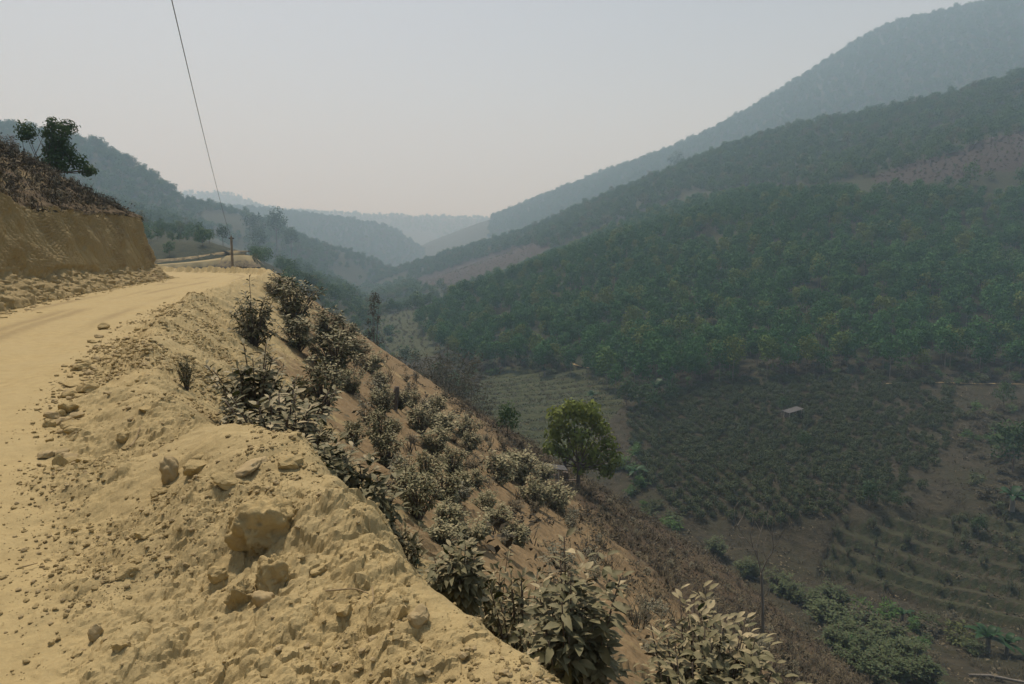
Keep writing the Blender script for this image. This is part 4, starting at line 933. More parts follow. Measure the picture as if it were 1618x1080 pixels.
# ------------------------------------------------------------------ trees that stand alone
def lump_at(base, d, px, py, rpx, sq=0.85, dy=0.0):
    p = P(px, py, d); k = d / FPX; return ((p[0] - base[0], dy * k, p[2] - base[2]), (rpx * k, rpx * k, rpx * k * sq))
def pixel_tree(name, base_px, d, z, lumps, n, leaf, label, cat, cm, tm, trunk_r, fork, seed, extra_trunks=(), up=0.25, group=None, sq=0.85):
    p = P(base_px, 500, d); base = np.array([p[0], p[1], z]); r = np.random.default_rng(seed)
    L_ = [lump_at(base, d, l[0], l[1], l[2] * (1.35 if name == 'hilltop_tree' else r.uniform(0.72, 1.15)), sq, r.uniform(-0.8, 0.8) * 22) for l in lumps]
    o = empty(name, base); link('trunk', tree_trunk('trunk', r, trunk_r, fork, L_, 7), tm, o)
    for dx, ln in extra_trunks: t_ = link('trunk', tree_trunk('trunk', r, trunk_r * 0.8, fork, L_[::3], 6, ln), tm, o); t_.location = (dx, 0.2, 0)
    c = link('crown', crown_mesh('crown', r, L_, n, leaf, up, 0.3), cm, o); c['kind'] = 'stuff'; return tag(o, label, cat, group)
q = hit(917, 772); DT = q[1]
pixel_tree('broad_tree', 917, DT, q[2], [(888,662,22),(905,645,20),(930,656,22),(950,680,24),(962,704,22),(880,688,20),(915,688,26),(895,715,20),(935,722,24),(968,722,14),(872,706,13),(918,742,15),(955,742,13),(940,640+18,12)], 2500, 0.42,
           'round yellow-green tree at the foot of the near slope', 'tree', M['bright_leaf'], M['bark'], 0.16, 2.0, 501, ((-0.7, -0.3),))
q = P(590, 560, 84); 
pixel_tree('slender_tree', 590, 84, ground_at(q[0], q[1]), [(592,468,9),(590,480,8),(602,474,6),(585,494,7),(597,503,6),(582,508,6),(588,525,9),(598,540,8),(578,535,8),(590,550,8)], 750, 0.30,
           'tall thin tree with a sparse crown rising beyond the slope edge', 'tree', M['grey_leaf'], M['bark'], 0.13, 7.5, 502, (), 0.25, None, 1.2)
q = P(85, 290, 44); zb = upper_at(q[0], q[1]) if upper_height([q[0]], [q[1]])[1][0] > 2 else ground_at(q[0], q[1])
pixel_tree('hilltop_tree', 88, 44, zb, [(44,205,11),(48,215,9),(70,208,9),(84,196,9),(98,198,10),(108,206,8),(80,222,12),(98,222,11),(72,235,12),(92,240,13),(112,238,9),(118,255,11),(128,266,10),(105,260,12),(85,258,12),(138,268,6)], 4200, 0.22,
           'dark green clumpy tree on the brow above the cut bank', 'tree', M['tree_leaf'], M['bark'], 0.09, 1.4, 503, ((-0.5, -0.6), (0.4, 0.4)))
q = hit_on(valley_z, 1068, 266, 560, 1000)
pixel_tree('ridge_tree', 1068, q[1], q[2], [(1068,246,10),(1062,250,8),(1075,250,8),(1070,256,9)], 500, 2.2, 'large solitary dark tree standing out on the right ridge', 'tree', M['tree_leaf'], M['bark'], 0.5, 5.0, 504)
# leafless tree on the lower slope
q = hit(1205, 1000); bt = empty('bare_tree', q); tag(bt, 'leafless pale tree with thin forked branches on the lower slope', 'tree')
def bare(px_pts, d0, dep):
    out = []
    for k, (a, b) in enumerate(px_pts):
        p = P(a, b, d0 + dep * k / max(1, len(px_pts) - 1)); out.append(p - q)
    out = np.array(out); 
    return catmull(out, 4)
DB = q[1]; tp = bare([(1205, 1004), (1205, 960), (1204, 925), (1203, 905)], DB, 0); link('trunk', MB().tube(tp, np.linspace(0.10, 0.06, len(tp)), 6).mesh('trunk'), M['palebark'], bt)
for k, (pts, dp) in enumerate([([(1203,905),(1198,885),(1190,865),(1178,850),(1165,830),(1160,805),(1168,792)], 1.5), ([(1203,905),(1212,885),(1222,868),(1220,845),(1222,820),(1232,805)], -1.2), ([(1198,885),(1196,862),(1202,840),(1208,818),(1206,800)], 0.8),
      ([(1190,865),(1186,845),(1192,825),(1190,808)], -0.8), ([(1178,850),(1168,848),(1158,832)], 0.5), ([(1220,845),(1212,828),(1214,810)], 0.4), ([(1202,840),(1194,825),(1184,812)], 0.6), ([(1165,830),(1174,815),(1178,800)], 0.4), ([(1222,868),(1232,852),(1238,835)], -0.5), ([(1212,885),(1206,868),(1210,850)], 0.3)]):
    b = bare(pts, DB, dp); link('branch', MB().tube(b, np.linspace(0.042 if k < 2 else 0.026, 0.008, len(b)), 5).mesh('branch'), M['palebark'], bt)
# broadleaf trees and bushes in the gully and along the plantation edge
BL = []
for k in range(3):
    r = np.random.default_rng(520 + k); L_ = ring_lumps(r, 8, 0.30, 0.85, 0.30, 0.21, 0.9); BL.append((crown_mesh('crown', r, L_, 620, 0.085, 0.3, 0.35), tree_trunk('trunk', r, 0.022, 0.32, L_[:5], 5)))
gully = [(990,642,46,'dark bushy tree at the left end of the gully clump'),(1012,648,44,'dark bushy tree in the middle of the gully clump'),(1034,658,46,'lowest dark bushy tree of the gully clump'),(1060,640,40,'dark bushy tree at the right end of the gully clump'),
 (872,588,34,'dark low tree just left of the bright path bend'),(842,588,32,'dark low tree beyond the terraced field, second left of the path'),(640,578,34,'small dark tree on the valley floor left of the bamboo'),(656,580,28,'smaller dark tree touching the bamboo clump'),
 (1240,652,28,'dark round tree close to the lean-to shelter'),(1270,712,34,'dark tree below the lean-to among coffee bushes'),(1372,800,46,'large dark tree at the lower edge of the coffee rows'),(1415,805,34,'dark bush tree right of the large one in the coffee rows'),
 (1150,560,44,'tall mixed tree at the gap in the plantation edge'),(1175,562,36,'lower mixed tree beside the gap in the plantation edge'),(1585,640,40,'leafy tree at the right border below the plantation'),(1600,745,90,'tall dark tree at the right border of the picture'),(1545,850,34,'round shrub tree near the right border above the terraces')]
for i, (px, py, h, lb) in enumerate(gully):
    p = hit_valley(px, py); s = h * p[1] / FPX / CP; c, t = BL[i % 3]
    o = empty('leafy_tree', p, i * 1.3, s); link('trunk', t, M['bark'], o); cr = link('crown', c, M['tree_leaf'], o); cr['kind'] = 'stuff'; tag(o, lb, 'tree', 'dark trees on the valley floor')
p = hit(802, 700); p = np.array([P(802, 690, p[1] + 2)[0], p[1] + 2, 0]); p[2] = ground_at(p[0], p[1]); o = empty('leafy_tree', p, 0.4, 58 * p[1] / FPX); link('trunk', BL[1][1], M['bark'], o); cr = link('crown', BL[1][0], M['tree_leaf'], o); cr['kind'] = 'stuff'; tag(o, 'dark bushy tree on the skyline edge of the near slope', 'tree')
# hazy trees beside the far road
for i, (px, py, h, d, lb) in enumerate([(352,378,24,285,'dark pointed tree on the left mountain end above the far road'), (437,372,44,400,'broad hazy tree above the far road bend'), (400,375,40,390,'slim hazy tree left of the broad one above the far road'), (460,388,30,380,'round hazy tree below the cleared patch on the spur'), (410,392,36,330,'dark hazy tree right behind the far road bend'), (485,455,26,235,'pale leafed tree on the slope below the far road')]):
    d = d * 1.75 if d > 300 else d; q_ = P(px, py, d); f = hill_z(left_f) if d < 340 else hill_z(mid_f)
    z = float(f(np.array([q_[0]]), np.array([q_[1]]))[0]); top = P(px, py - h, d)[2]; c, t = BL[i % 3]; s = max(5.0, h * d / FPX * 1.1)
    o = empty('roadside_tree', (q_[0], q_[1], top - s), i * 1.1, s); link('trunk', t, M['bark'], o); cr = link('crown', c, M['grey_leaf'] if i == 5 else M['tree_leaf'], o); cr['kind'] = 'stuff'; tag(o, lb, 'tree', 'hazy trees by the far road')
# bamboo clumps
def bamboo(px, py, d, h, w, label, seed):
    q_ = P(px, py, d); z = max(float(valley_z(np.array([q_[0]]), np.array([q_[1]]))[0]), ground_at(q_[0], q_[1])); h = (q_[2] - z) * 1.08; r = np.random.default_rng(seed); o = empty('bamboo_clump', (q_[0], q_[1], z)); m = MB(); ps, ds = [], []
    for k in range(46):
        a = r.uniform(0, 6.28); rad = r.uniform(0, 1) ** 0.6; b = np.array([math.cos(a), math.sin(a), 0]) * rad * w * 0.22; l = h * r.uniform(0.6, 1.05); out = np.array([math.cos(a), math.sin(a), 0]) * (0.12 + 0.38 * rad) * w * r.uniform(0.6, 1.3)
        u = np.linspace(0, 1, 8)[:, None]; path = b + out * u ** 2.2 + np.array([0, 0, 1]) * l * (u - 0.16 * u ** 4); m.tube(path, np.linspace(0.05, 0.012, 8), 4)
        for j in range(52):
            t_ = 0.25 + 0.75 * r.uniform(0, 1) ** 0.8; pp = b + out * t_ ** 2.2 + np.array([0, 0, l * (t_ - 0.16 * t_ ** 4)]); dv = r.normal(0, 1, 3); dv[2] = -abs(dv[2]) * 0.6; ps.append(pp + r.normal(0, 0.28, 3)); ds.append(dv)
    link('culm', m.mesh('culm'), M['grey_leaf'], o)['kind'] = 'stuff'; ps = np.array(ps); ds = np.array(ds); tv = LEAFQ[0].copy(); tv[:, 0] *= 0.45
    v, f = place_leaves((tv, LEAFQ[1]), ps, ds, r.normal(0, 1, ps.shape), r.uniform(0.35, 0.75, len(ps))); link('foliage', mesh_from('foliage', v, f), M['grey_leaf'], o)['kind'] = 'stuff'
    return tag(o, label, 'bamboo', 'bamboo clumps on the valley floor')
bamboo(700, 538, 88, 0, 9, 'tallest feathery grey-green bamboo clump beyond the near slope', 601)
bamboo(742, 560, 92, 0, 8, 'feathery bamboo clump nearest the terraced field', 602)
bamboo(668, 548, 92, 0, 7, 'feathery bamboo clump on the left beside the small dark trees', 603)
# banana plants
def banana(px, py, hpx, label, seed, n=9, f=hit_valley):
    p = f(px, py); h = hpx * p[1] / FPX; r = np.random.default_rng(seed); o = empty('banana_plant', p); tag(o, label, 'banana plant', 'banana plants in the valley')
    link('stem', MB().tube([(0, 0, -0.2), (0.02, 0, h * 0.25), (0, 0.02, h * 0.5)], [0.09 * h, 0.07 * h, 0.05 * h], 7).mesh('stem'), M['palebark'], o)
    for k in range(n):
        a = k * 2.4 + r.uniform(-0.3, 0.3); l = h * r.uniform(0.6, 0.9); el = r.uniform(0.5, 1.3); m = MB(); vs, fs = [], []
        for j in range(8):
            u = j / 7; w = 0.13 * l * math.sin(math.pi * min(1, 0.06 + 0.94 * u)) ** 0.6 if u < 1 else 0.01
            x = l * u * math.cos(el) + 0.1 * l * u; z = h * 0.42 + l * (u * math.sin(el) - 0.55 * u * u)
            for sd, dz in ((-1, 0.25), (0, 0), (1, 0.25)): vs.append((x * math.cos(a) - sd * w * math.sin(a), x * math.sin(a) + sd * w * math.cos(a), z + dz * w))
        for j in range(7):
            b = 3 * j; fs += [(b, b + 1, b + 4, b + 3), (b + 1, b + 2, b + 5, b + 4)]
        link('leaf', m.add(vs, fs).mesh('leaf'), M['banana_leaf'], o)
banana(1036, 632, 42, 'banana plant rising out of the dark gully trees', 611); banana(1003, 762, 38, 'banana plant right of the yellow-green tree, beside the gully', 612); banana(1560, 1030, 55, 'large bright green banana plant at lower right', 613, 13); banana(1590, 1035, 45, 'banana plant overlapping the right side of the large one', 614, 11)
banana(1598, 812, 50, 'dark frond plant at the right border of the picture', 615, 11); banana(1425, 985, 34, 'small bright green banana plant beside the gully shrubs', 616, 8); banana(860, 595, 22, 'young banana plant at the top of the terraced field', 617, 8); banana(935, 640, 26, 'banana plant just behind the crown of the yellow-green tree', 618, 9)
# shrubs hugging the gully and saplings on the terraces
GS = [(1255,950),(1285,962),(1305,985),(1330,1000),(1352,1022),(1375,1040),(1395,1062),(1345,1060),(1420,1075),(1440,1050),(1372,1078),(1315,960),(1230,935),(1180,912),(1130,880),(1400,1020),(1320,1030),(1460,1078)]
def hit_both(px, py):
    a = hit(px, py, 12); b = hit_valley(px, py); return a if a[1] < b[1] else b
GS.sort()
for i, (px, py) in enumerate(GS): shrub(px, py, 44 if i > 4 else 34, 60 if i > 4 else 44, i, ('first second third fourth fifth sixth seventh eighth ninth tenth eleventh twelfth thirteenth fourteenth fifteenth sixteenth seventeenth eighteenth'.split()[i]) + ' dark leafy shrub from the left in the gully line at lower right', 'gully shrubs', DUSTY, 'coffee_leaf', 'gully_shrub', 'shrub', None, hit_both)
r = np.random.default_rng(81); n = 0; tries = 0
while n < 46 and tries < 900:
    tries += 1; px = r.uniform(1290, 1616); py = r.uniform(825, 975)
    if not inpoly([px], [py], TERRACE)[0]: continue
    shrub(px, py, r.uniform(12, 22), r.uniform(9, 15), n, 'small upright sapling on the dark terraces at lower right', 'terrace saplings', SMALL, 'coffee_leaf', 'sapling', 'sapling', None, hit_valley); n += 1
# tea rows in the terraced field
n = 0; r = np.random.default_rng(91)
for c in np.arange(118, 262, 6.4):
    xs = np.arange(-30, 60, 0.55); ys = c + 0.22 * xs + 1.3 * fbm2(xs * 0.05, xs * 0 + c * 0.05, 2, 92); zs = valley_z(xs, ys); px, py = pix(xs, ys, zs); k = inpoly(px, py, FIELD) & (r.uniform(0, 1, len(xs)) < 0.93)
    if k.sum() < 12: continue
    xs, ys, zs = xs[k], ys[k], zs[k]; m = 9; pos = np.repeat(np.stack([xs, ys, zs + 0.35], 1), m, 0) + r.normal(0, 1, (len(xs) * m, 3)) * [0.3, 0.34, 0.2]
    dv = r.normal(0, 1, pos.shape); v, f = place_leaves(LEAFQ, pos, dv, r.normal(0, 0.5, pos.shape) + [0, 0, 1], r.uniform(0.3, 0.6, len(pos)))
    o = empty('tea_row', (0, 0, 0)); link('foliage', mesh_from('foliage', v, f), M['coffee_leaf'], o)['kind'] = 'stuff'
    ordn = ['nearest', 'second', 'third', 'fourth', 'fifth', 'sixth', 'seventh', 'eighth', 'ninth', 'tenth', 'eleventh', 'twelfth', 'thirteenth', 'fourteenth', 'fifteenth', 'sixteenth', 'seventeenth', 'eighteenth', 'nineteenth', 'twentieth', 'twenty-first', 'twenty-second', 'twenty-third', 'twenty-fourth', 'twenty-fifth', 'twenty-sixth'][n]
    tag(o, ordn + ' low green plant row of the terraced valley field, counted from the near edge', 'plant row', 'plant rows of the terraced field'); n += 1
# young plants on the cleared patches and the distant field
yx, yy = jgrid(-200, 420, 280, 900, 3.8, 0.45, 95, 0.3); yz = valley_z(yx, yy); px, py = pix(yx, yy, yz); k = inpoly(px, py, RED1) | inpoly(px, py, GRASSFIELD) | (inpoly(px, py, RED2) & (np.random.default_rng(4).uniform(0, 1, len(yx)) < 0.4))
yx, yy, yz = yx[k], yy[k], yz[k]; r = np.random.default_rng(96)
scatter_stuff('young_plants', 'young plants dotted over the cleared reddish patches and distant field', 'young plants', np.stack([yx, yy, yz], 1), r.uniform(0.3, 0.8, len(yx)), r.uniform(0, 6.28, len(yx)), r.integers(0, 4, len(yx)), scr_col)

# ------------------------------------------------------------------ far road round the next spur
lf = hill_z(left_f); pp = np.array([hit_on(lf, a, b, 140, 330) for a, b in [(205,424),(250,420),(295,417),(332,413),(362,408),(384,404),(396,403)]]); pp = catmull(pp, 8)
tg = np.gradient(pp[:, :2], axis=0); tg /= np.linalg.norm(tg, axis=1)[:, None]; up_ = np.stack([-tg[:, 1], tg[:, 0]], 1)          # uphill is away from the viewer on the left of travel
zr = np.convolve(np.pad(pp[:, 2], 6, 'edge'), np.ones(13) / 13, 'valid') + 0.35; rows = []; r = np.random.default_rng(97)
for off, dz in [(-5.2, -3.2), (-3.6, -1.6), (-2.8, -0.2), (-2.3, 0.1), (2.3, 0.1), (2.7, 0.6), (3.4, 1.5), (5.0, 1.3)]:
    j = r.normal(0, 0.35, len(pp)) if abs(off) > 3 else 0; rows.append(np.column_stack([pp[:, 0] + up_[:, 0] * (off + j), pp[:, 1] + up_[:, 1] * (off + j), zr + dz]))
rv = np.stack(rows, 1).reshape(-1, 3); me = mesh_from('far_dirt_road', rv, grid_faces(len(pp), 8)); zo = np.zeros((len(rv), 4)); zo[:, 3] = 1; zo[:, 0] = 1; zo[:, 1] = np.tile([0.6, 0.5, 0.2, 0, 0, 0.45, 0.5, 0.7], len(pp)); attr(me, 'zone', zo, 'FLOAT_COLOR')
tag(link('far_dirt_road', me, M['soil']), kind='structure')
# pale path scars in the valley
for nm, pts, w in (('valley_path', [(900,572),(908,577),(918,580),(930,582)], 0.5), ('valley_track', [(1400,607),(1450,606),(1500,606),(1560,608),(1640,610)], 0.3)):
    a = np.array([hit_valley(*q_) for q_ in pts]); a = catmull(a, 6); t_ = np.gradient(a[:, :2], axis=0); t_ /= np.linalg.norm(t_, axis=1)[:, None]; nn_ = np.stack([-t_[:, 1], t_[:, 0]], 1); ww = w * (0.7 + 0.5 * np.random.default_rng(3).uniform(0, 1, len(a)))[:, None]
    l_ = a[:, :2] + nn_ * ww; r_ = a[:, :2] - nn_ * ww; zl = valley_z(l_[:, 0], l_[:, 1]); zr_ = valley_z(r_[:, 0], r_[:, 1]); zm = np.maximum(np.maximum(zl, zr_), a[:, 2]) + 0.12
    v = np.stack([np.column_stack([l_, zm]), np.column_stack([r_, zm])], 1).reshape(-1, 3); me = mesh_from(nm, v, grid_faces(len(a), 2)); zo = np.zeros((len(v), 4)); zo[:, [0, 3]] = 1; zo[:, 1] = 0.38; attr(me, 'zone', zo, 'FLOAT_COLOR'); tag(link(nm, me, M['soil']), kind='structure')

# ------------------------------------------------------------------ pole and wire
DP = 60.0; pt = P(365, 374, DP); pb = np.array([pt[0], pt[1], ground_at(pt[0], pt[1]) - 0.4]); po = empty('utility_pole', pb); tag(po, 'weathered concrete utility pole standing beyond the road bend', 'utility pole')
M['concrete'] = plain_material('weathered_pole', (0.16, 0.13, 0.09), (0.27, 0.225, 0.16), 4.0, 0.9, 0.3, 0.01)
M['dark'] = plain_material('dark_cable', (0.05, 0.05, 0.05), (0.08, 0.08, 0.08), 10, 0.6, 0.0)
h = pt[2] - pb[2]; link('post', MB().tube([(0, 0, 0), (0, 0, h * 0.5), (0.02, 0, h)], [0.12, 0.11, 0.10], 10).mesh('post'), M['concrete'], po)
link('bracket', MB().box((0.02, 0, h - 0.12), (0.42, 0.09, 0.10), 0.5).mesh('bracket', False), M['dark'], po); link('insulator', MB().tube([(0.02, 0, h - 0.05), (0.02, 0, h + 0.08), (0.02, 0, h + 0.14)], [0.05, 0.06, 0.03], 8).mesh('insulator'), M['palebark'], po)
ys = np.concatenate([np.linspace(DP, 2, 60), np.linspace(1, -30, 12)]); a_ = -0.86; b_ = (pt[0] - a_) / DP; c_ = None
zz2 = 5.2 - 0.065 * (ys - 13) + 0.000814 * (ys - 13) * (ys - 32.4); zz2 = zz2 + (pt[2] + 0.1 - (5.2 - 0.065 * (DP - 13) + 0.000814 * (DP - 13) * (DP - 32.4))) * sm(25, DP, ys)
wire = link('overhead_wire', MB().tube(np.column_stack([a_ + b_ * ys, ys, zz2]), 0.008, 6).mesh('overhead_wire'), M['dark']); tag(wire, 'thin dark overhead wire running from the pole towards the viewer', 'wire')

# ------------------------------------------------------------------ shelters, slab, log, stump
M['roof'] = plain_material('grey_roof_sheet', (0.06, 0.06, 0.06), (0.11, 0.11, 0.105), 3.0, 0.7, 0.2, 0.02); M['pale'] = plain_material('pale_board', (0.33, 0.30, 0.25), (0.48, 0.45, 0.39), 5.0, 0.8, 0.3, 0.01); M['slab'] = plain_material('pale_slab', (0.36, 0.35, 0.31), (0.50, 0.48, 0.43), 3.0, 0.9, 0.4, 0.02)
p = hit_valley(1252, 660); o = empty('lean_to', p, 0.25); tag(o, 'small lean-to shelter with a slanting grey roof among coffee bushes', 'shelter')
for x, y, hh in ((1.5, -0.9, 1.9), (-1.4, -0.9, 1.25), (1.5, 0.9, 2.1), (-1.4, 0.9, 1.4)): link('post', MB().box((x, y, hh / 2 - 0.1), (0.14, 0.14, hh + 0.2)).mesh('post', False), M['pale'], o)
rf = MB()
for k in range(8): rf.box((0, -1.1 + k * 0.31, 1.78 + 0.012 * (k % 2)), (3.7, 0.315, 0.035), 0, (-0.21, 'Y'))
link('roof', rf.mesh('roof', False), M['roof'], o); link('back_wall', MB().box((-1.42, 0, 0.6), (0.05, 1.9, 1.15)).mesh('back_wall', False), M['bark'], o)
p = hit(872, 762); o = empty('field_hut', p, 0.15, 0.62); tag(o, 'tiny open hut with pale posts and sheet roof beside the yellow-green tree', 'hut')
for x, y in ((-0.6, -0.5), (0.55, -0.5), (-0.6, 0.6), (0.55, 0.6)): link('post', MB().box((x, y, 0.55), (0.12, 0.12, 1.9)).mesh('post', False), M['pale'], o)
link('roof', MB().box((0.3, 0, 1.55), (2.3, 1.6, 0.05), 0, (0.16, 'Y')).mesh('roof', False), M['roof'], o); link('shelf', MB().box((0, 0, 0.55), (1.3, 1.2, 0.06)).mesh('shelf', False), M['bark'], o); link('plank', MB().box((1.6, -0.4, 0.25), (1.6, 0.25, 0.08)).mesh('plank', False), M['bark'], o); link('crate', MB().box((1.5, 0.5, 0.45), (0.5, 0.5, 0.7)).mesh('crate', False), M['bark'], o)
def place_rock(name, px, py, wpx, hpx, seed, label, mat='rock', group=None, cat='rock', sink=0.3, rough=0.28, cuts=5, smooth=False, sub=3, f=hit, rz=None, tilt=0.0, dep=1.0):
    p = f(px, py); k = p[1] / FPX / CP; dims = np.array([wpx * k / 2, wpx * k / 2 * dep, hpx * k / 2]); me = rock_mesh(name, seed, dims, sub, rough, cuts, smooth)
    o = link(name, me, M[mat]); o.location = (p[0], p[1] + dims[1] * 0.4, p[2] + dims[2] * (1 - 2 * sink)); o.rotation_euler = (tilt, 0.3 * math.sin(seed), rz if rz is not None else 0.4 * math.sin(seed * 2.0)); return tag(o, label, cat, group)
place_rock('pale_slab', 1318, 1018, 36, 12, 701, 'flat pale grey slab lying on the lower slope at right', 'slab', None, 'slab', 0.1, 0.12, 6, False, 3, hit, 0.3, 0.35, 1.3); place_rock('white_stone', 1312, 980, 12, 10, 702, 'small white stone just above the pale slab', 'slab')
p = hit_valley(1560, 1072); o = link('fallen_log', MB().tube([p + [-1.6, 0.2, 0.25], p + [0.2, 0, 0.3], p + [2.4, -0.9, 0.3], p + [5, -2, 0.3]], [0.10, 0.13, 0.11, 0.08], 8).mesh('fallen_log'), M['palebark']); tag(o, 'pale fallen log at the bottom right corner of the picture', 'log')
p = hit(625, 650); s = p[1] / FPX; o = link('tree_stump', MB().tube([p + np.array(q_) * s for q_ in ((-4, 0, -6), (-1, 0, 12), (2, 0, 28), (3, 0, 38))], np.array([6.5, 5.5, 5, 4]) * s, 8).mesh('tree_stump'), M['bark']); tag(o, 'leaning dark tree stump among the shrubs on the tan slope', 'stump')
for i, (px, py, w, h_) in enumerate([(985,942,9,9),(988,952,11,10),(995,968,8,8),(1000,978,9,9),(1003,990,10,10),(1008,1000,9,8),(1036,990,8,7),(1012,1015,8,8)]): place_rock('yellow_stone', px, py, w, h_, 710 + i, 'small yellow stone in the trail running down behind the tall shrub', 'stone', 'yellow stones behind the tall shrub', 'stone', sub=2)

# ------------------------------------------------------------------ rocks and clods on the berm
GR = 'stones and clods on the earth mound'
place_rock('earth_block', 408, 856, 112, 104, 721, 'big overhanging earth block on the near face of the mound', 'rock', GR, 'earth block', 0.36, 0.34, 7, True, 5)
place_rock('earth_block', 432, 930, 66, 90, 722, 'cracked pillar of earth under the big overhanging block', 'rock', GR, 'earth block', 0.45, 0.32, 6, True, 5)
place_rock('earth_block', 378, 960, 44, 78, 723, 'leaning jagged earth block left of the cracked pillar', 'rock', GR, 'earth block', 0.42, 0.34, 7, True, 5, hit, 0.3, 0.25)
place_rock('flat_stone', 412, 965, 40, 30, 724, 'smooth dusty stone lodged between the earth blocks', 'stone', GR, 'stone', 0.3, 0.2, 6, True, 4)
place_rock('shard_stone', 342, 920, 34, 34, 725, 'angular shard left of the leaning earth block', 'rock', GR, 'stone', 0.25, 0.2, 8)
place_rock('round_stone', 268, 770, 32, 56, 726, 'rounded tan boulder standing out of the mound', 'stone', GR, 'boulder', 0.35, 0.24, 5, True, 4)
place_rock('slab_stone', 392, 768, 62, 20, 727, 'long tapering slab near the top of the mound', 'stone', GR, 'stone', 0.3, 0.26, 7, True, 4, hit, 0.45)
place_rock('stone', 152, 1025, 26, 28, 728, 'upright pale stone at the foot of the mound near the road', 'stone', GR, 'stone', 0.2, 0.16, 6)
place_rock('stone', 662, 1000, 34, 40, 729, 'upright stone on the mound at bottom centre', 'stone', GR, 'stone', 0.3, 0.2, 6)
place_rock('stone', 632, 985, 26, 36, 730, 'stone touching the upright one at bottom centre', 'rock', GR, 'stone', 0.3, 0.2, 6)
place_rock('slab_stone', 355, 800, 46, 22, 731, 'flat clod slab left of the long tapering slab', 'rock', GR, 'stone', 0.2, 0.2, 6)
place_rock('stone', 118, 838, 14, 10, 732, 'small dark clod lying on the road beside the mound', 'rock', GR, 'clod'); place_rock('stone', 82, 1028, 12, 12, 733, 'small pebble lying alone on the near road surface', 'rock', GR, 'clod'); place_rock('stone', 120, 1050, 20, 9, 734, 'thin flat chip lying on the near road surface', 'rock', GR, 'clod', rz=0.7)
place_rock('stone', 160, 520, 20, 12, 735, 'dark squarish block at the upper end of the road edge rubble', 'rock', GR, 'stone', 0.1, 0.15, 7)
GE = 'rubble blocks along the road edge'; r = np.random.default_rng(740)
for i, (px, py, w, h_, lb) in enumerate([(102,655,32,24,'largest rounded block in the road edge rubble'),(112,608,46,14,'long flat slab in the road edge rubble'),(133,622,34,26,'tilted slab right of the long flat one in the rubble'),(112,682,34,16,'wedge slab at the lower end of the road edge rubble'),(74,672,22,18,'block nearest the road in the rubble'),(124,585,30,16,'pale rounded block at the upper rubble'),(108,628,22,16,'dark block under the long flat slab'),(92,742,24,30,'upright dusty block below the rubble line'),(195,688,26,22,'dark lump inside the berm right of the rubble'),(232,660,30,14,'flat chip higher on the berm right of the rubble'),(310,760,40,26,'broad clod right of the tan boulder'),(315,745,30,20,'clod above the broad one beside the boulder'),(250,790,30,26,'rough clod left below the tan boulder'),(225,880,34,20,'flat clod on the lower mound face'),(200,930,40,22,'pale clod among the crumbs on the mound face'),(215,905,26,18,'pointed clod among the crumbs on the mound face'),(190,1065,30,22,'dark clod at the bottom edge left of centre'),(545,980,30,26,'clod on the dusty slope at bottom centre'),(500,905,34,24,'lumpy clod right of the overhanging block'),(560,940,26,22,'clod halfway between block and upright stone'),(455,745,44,26,'crusty clod at the tip of the mound')]):
    place_rock('rubble_block', px, py, w, h_, 741 + i, lb, 'rock', GE, 'rubble', 0.33, 0.27, 8, False, 3)
for i in range(46):
    u = r.uniform(0, 1); px = np.interp(u, [0, 0.35, 0.7, 1], [80, 95, 150, 235]) + r.normal(0, 14) + 8; py = np.interp(u, [0, 0.35, 0.7, 1], [735, 640, 560, 500]) + r.normal(0, 8); sz = np.interp(u, [0, 1], [18, 8]) * r.uniform(0.6, 1.3)
    place_rock('rubble_block', px, py, sz * 1.3, sz * 0.8, 780 + i, 'small angular block in the rubble line along the road edge', 'rock' if i % 2 else 'stone', GE, 'rubble', 0.25, 0.2, 7, False, 2)
clod_col = proto_collection('clod', [rock_mesh('clod', 850 + k, (1, 0.75 + 0.1 * (k % 3), 0.5 + 0.05 * k), 1, 0.3, 6, False) for k in range(6)], [M['rock'], M['stone'], M['rock'], M['rock'], M['stone'], M['rock']])
r = np.random.default_rng(861); N_ = 110000; yy_ = 1.4 + 24 * r.uniform(0, 1, N_) ** 2.6; tt_ = r.uniform(-0.5, 3.4, N_)
E_s = np.argsort(EDGE[:, 1]); ex_ = np.interp(yy_, EDGE[E_s, 1], EDGE[E_s, 0]); xx_ = ex_ + tt_ * 1.15
z_, t_, s_, _ = near_height(xx_, yy_); patch = fbm2(xx_ * 0.9, yy_ * 0.9, 3, 865)
k = r.uniform(0, 1, N_) < np.clip(sm(-0.5, 0.25, t_) * (1 - sm(1.6, 3.2, t_)) * sm(-0.2, 0.35, patch) + 0.05, 0, 1); xx_, yy_, z_ = xx_[k], yy_[k], z_[k]; n = len(xx_)
sz = (0.0045 + 0.022 * r.uniform(0, 1, n) ** 6) * np.clip(yy_ / 5, 0.8, 2.2); scatter_stuff('loose_clods', 'crumbs of dry earth strewn over the mound and berm', 'clods', np.stack([xx_, yy_, z_ + sz * 0.25], 1), sz, r.uniform(0, 6.28, n), r.integers(0, 6, n), clod_col, r.uniform(-0.6, 0.6, n))
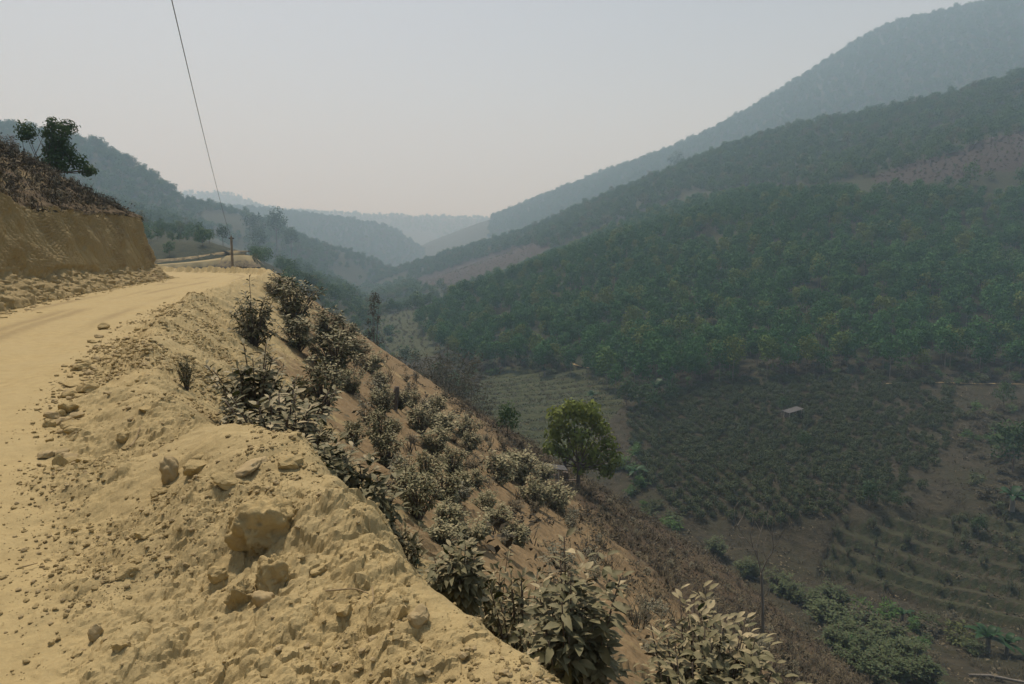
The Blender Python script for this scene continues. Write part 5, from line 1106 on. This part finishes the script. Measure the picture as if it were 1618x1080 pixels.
# rubble at the foot of the cut bank
n = 2600; s_ = r.uniform(0, arc[-1] * 0.85, n); off = r.normal(-0.15, 0.35, n); bx_ = np.interp(s_, arc, fp[:, 0]) + np.interp(s_, su, nxv) * off; by_ = np.interp(s_, arc, fp[:, 1]) + np.interp(s_, su, nyv) * off; k = by_ > 8; bx_, by_ = bx_[k], by_[k]; zz_ = near_height(bx_, by_)[0] + np.maximum(off[k] + 0.35, 0) * 0.7
scatter_stuff('bank_rubble', 'crumbled earth at the foot of the cut bank', 'rubble', np.stack([bx_, by_, zz_], 1), 0.025 + 0.11 * r.uniform(0, 1, len(bx_)) ** 3, r.uniform(0, 6.28, len(bx_)), r.integers(0, 6, len(bx_)), clod_col)
# roots and sticks
def stick(name, px_pts, rad, label, cat, lift=0.02, mat='twig'):
    pts = [hit(a, b) + [0, 0, lift + 0.0] for a, b in px_pts]; c = catmull(pts, 5); return tag(link(name, MB().tube(c, np.linspace(rad, rad * 0.55, len(c)), 6).mesh(name), M[mat]), label, cat)
p0 = hit(846, 1056); k = p0[1] / FPX
def rel(dx, dz, dy=0.0): return p0 + np.array([dx * k, dy, dz * k])
o = empty('dry_root', p0); tag(o, 'bent dry root sticking out of the mound at bottom centre', 'root')
for nm, pts, rd in (('stem', [(-8, -6), (20, 4), (45, 14), (62, 6)], 0.013), ('branch', [(60, 8), (80, 2), (98, -10), (106, -34)], 0.006), ('branch', [(58, 8), (85, 12), (115, 16)], 0.005), ('branch', [(58, 6), (64, 18), (66, 26)], 0.005)):
    c = catmull([rel(a, b + 4, 0.02 * j) - p0 for j, (a, b) in enumerate(pts)], 5); link(nm, MB().tube(c, np.linspace(rd, rd * 0.5, len(c)), 7).mesh(nm), M['twig'], o)
stick('dry_twig', [(515, 945), (535, 936), (560, 932), (582, 936)], 0.004, 'thin curved twig lying across the dusty mound', 'twig'); stick('dry_twig', [(588, 930), (590, 955), (586, 975)], 0.003, 'thin twig hanging down the mound by the curved one', 'twig'); stick('dry_stick', [(205, 702), (214, 690), (222, 676)], 0.007, 'short straight stick lying on the berm', 'stick'); stick('dry_stick', [(36, 898), (60, 891)], 0.004, 'short dark stick lying on the road at left', 'stick')
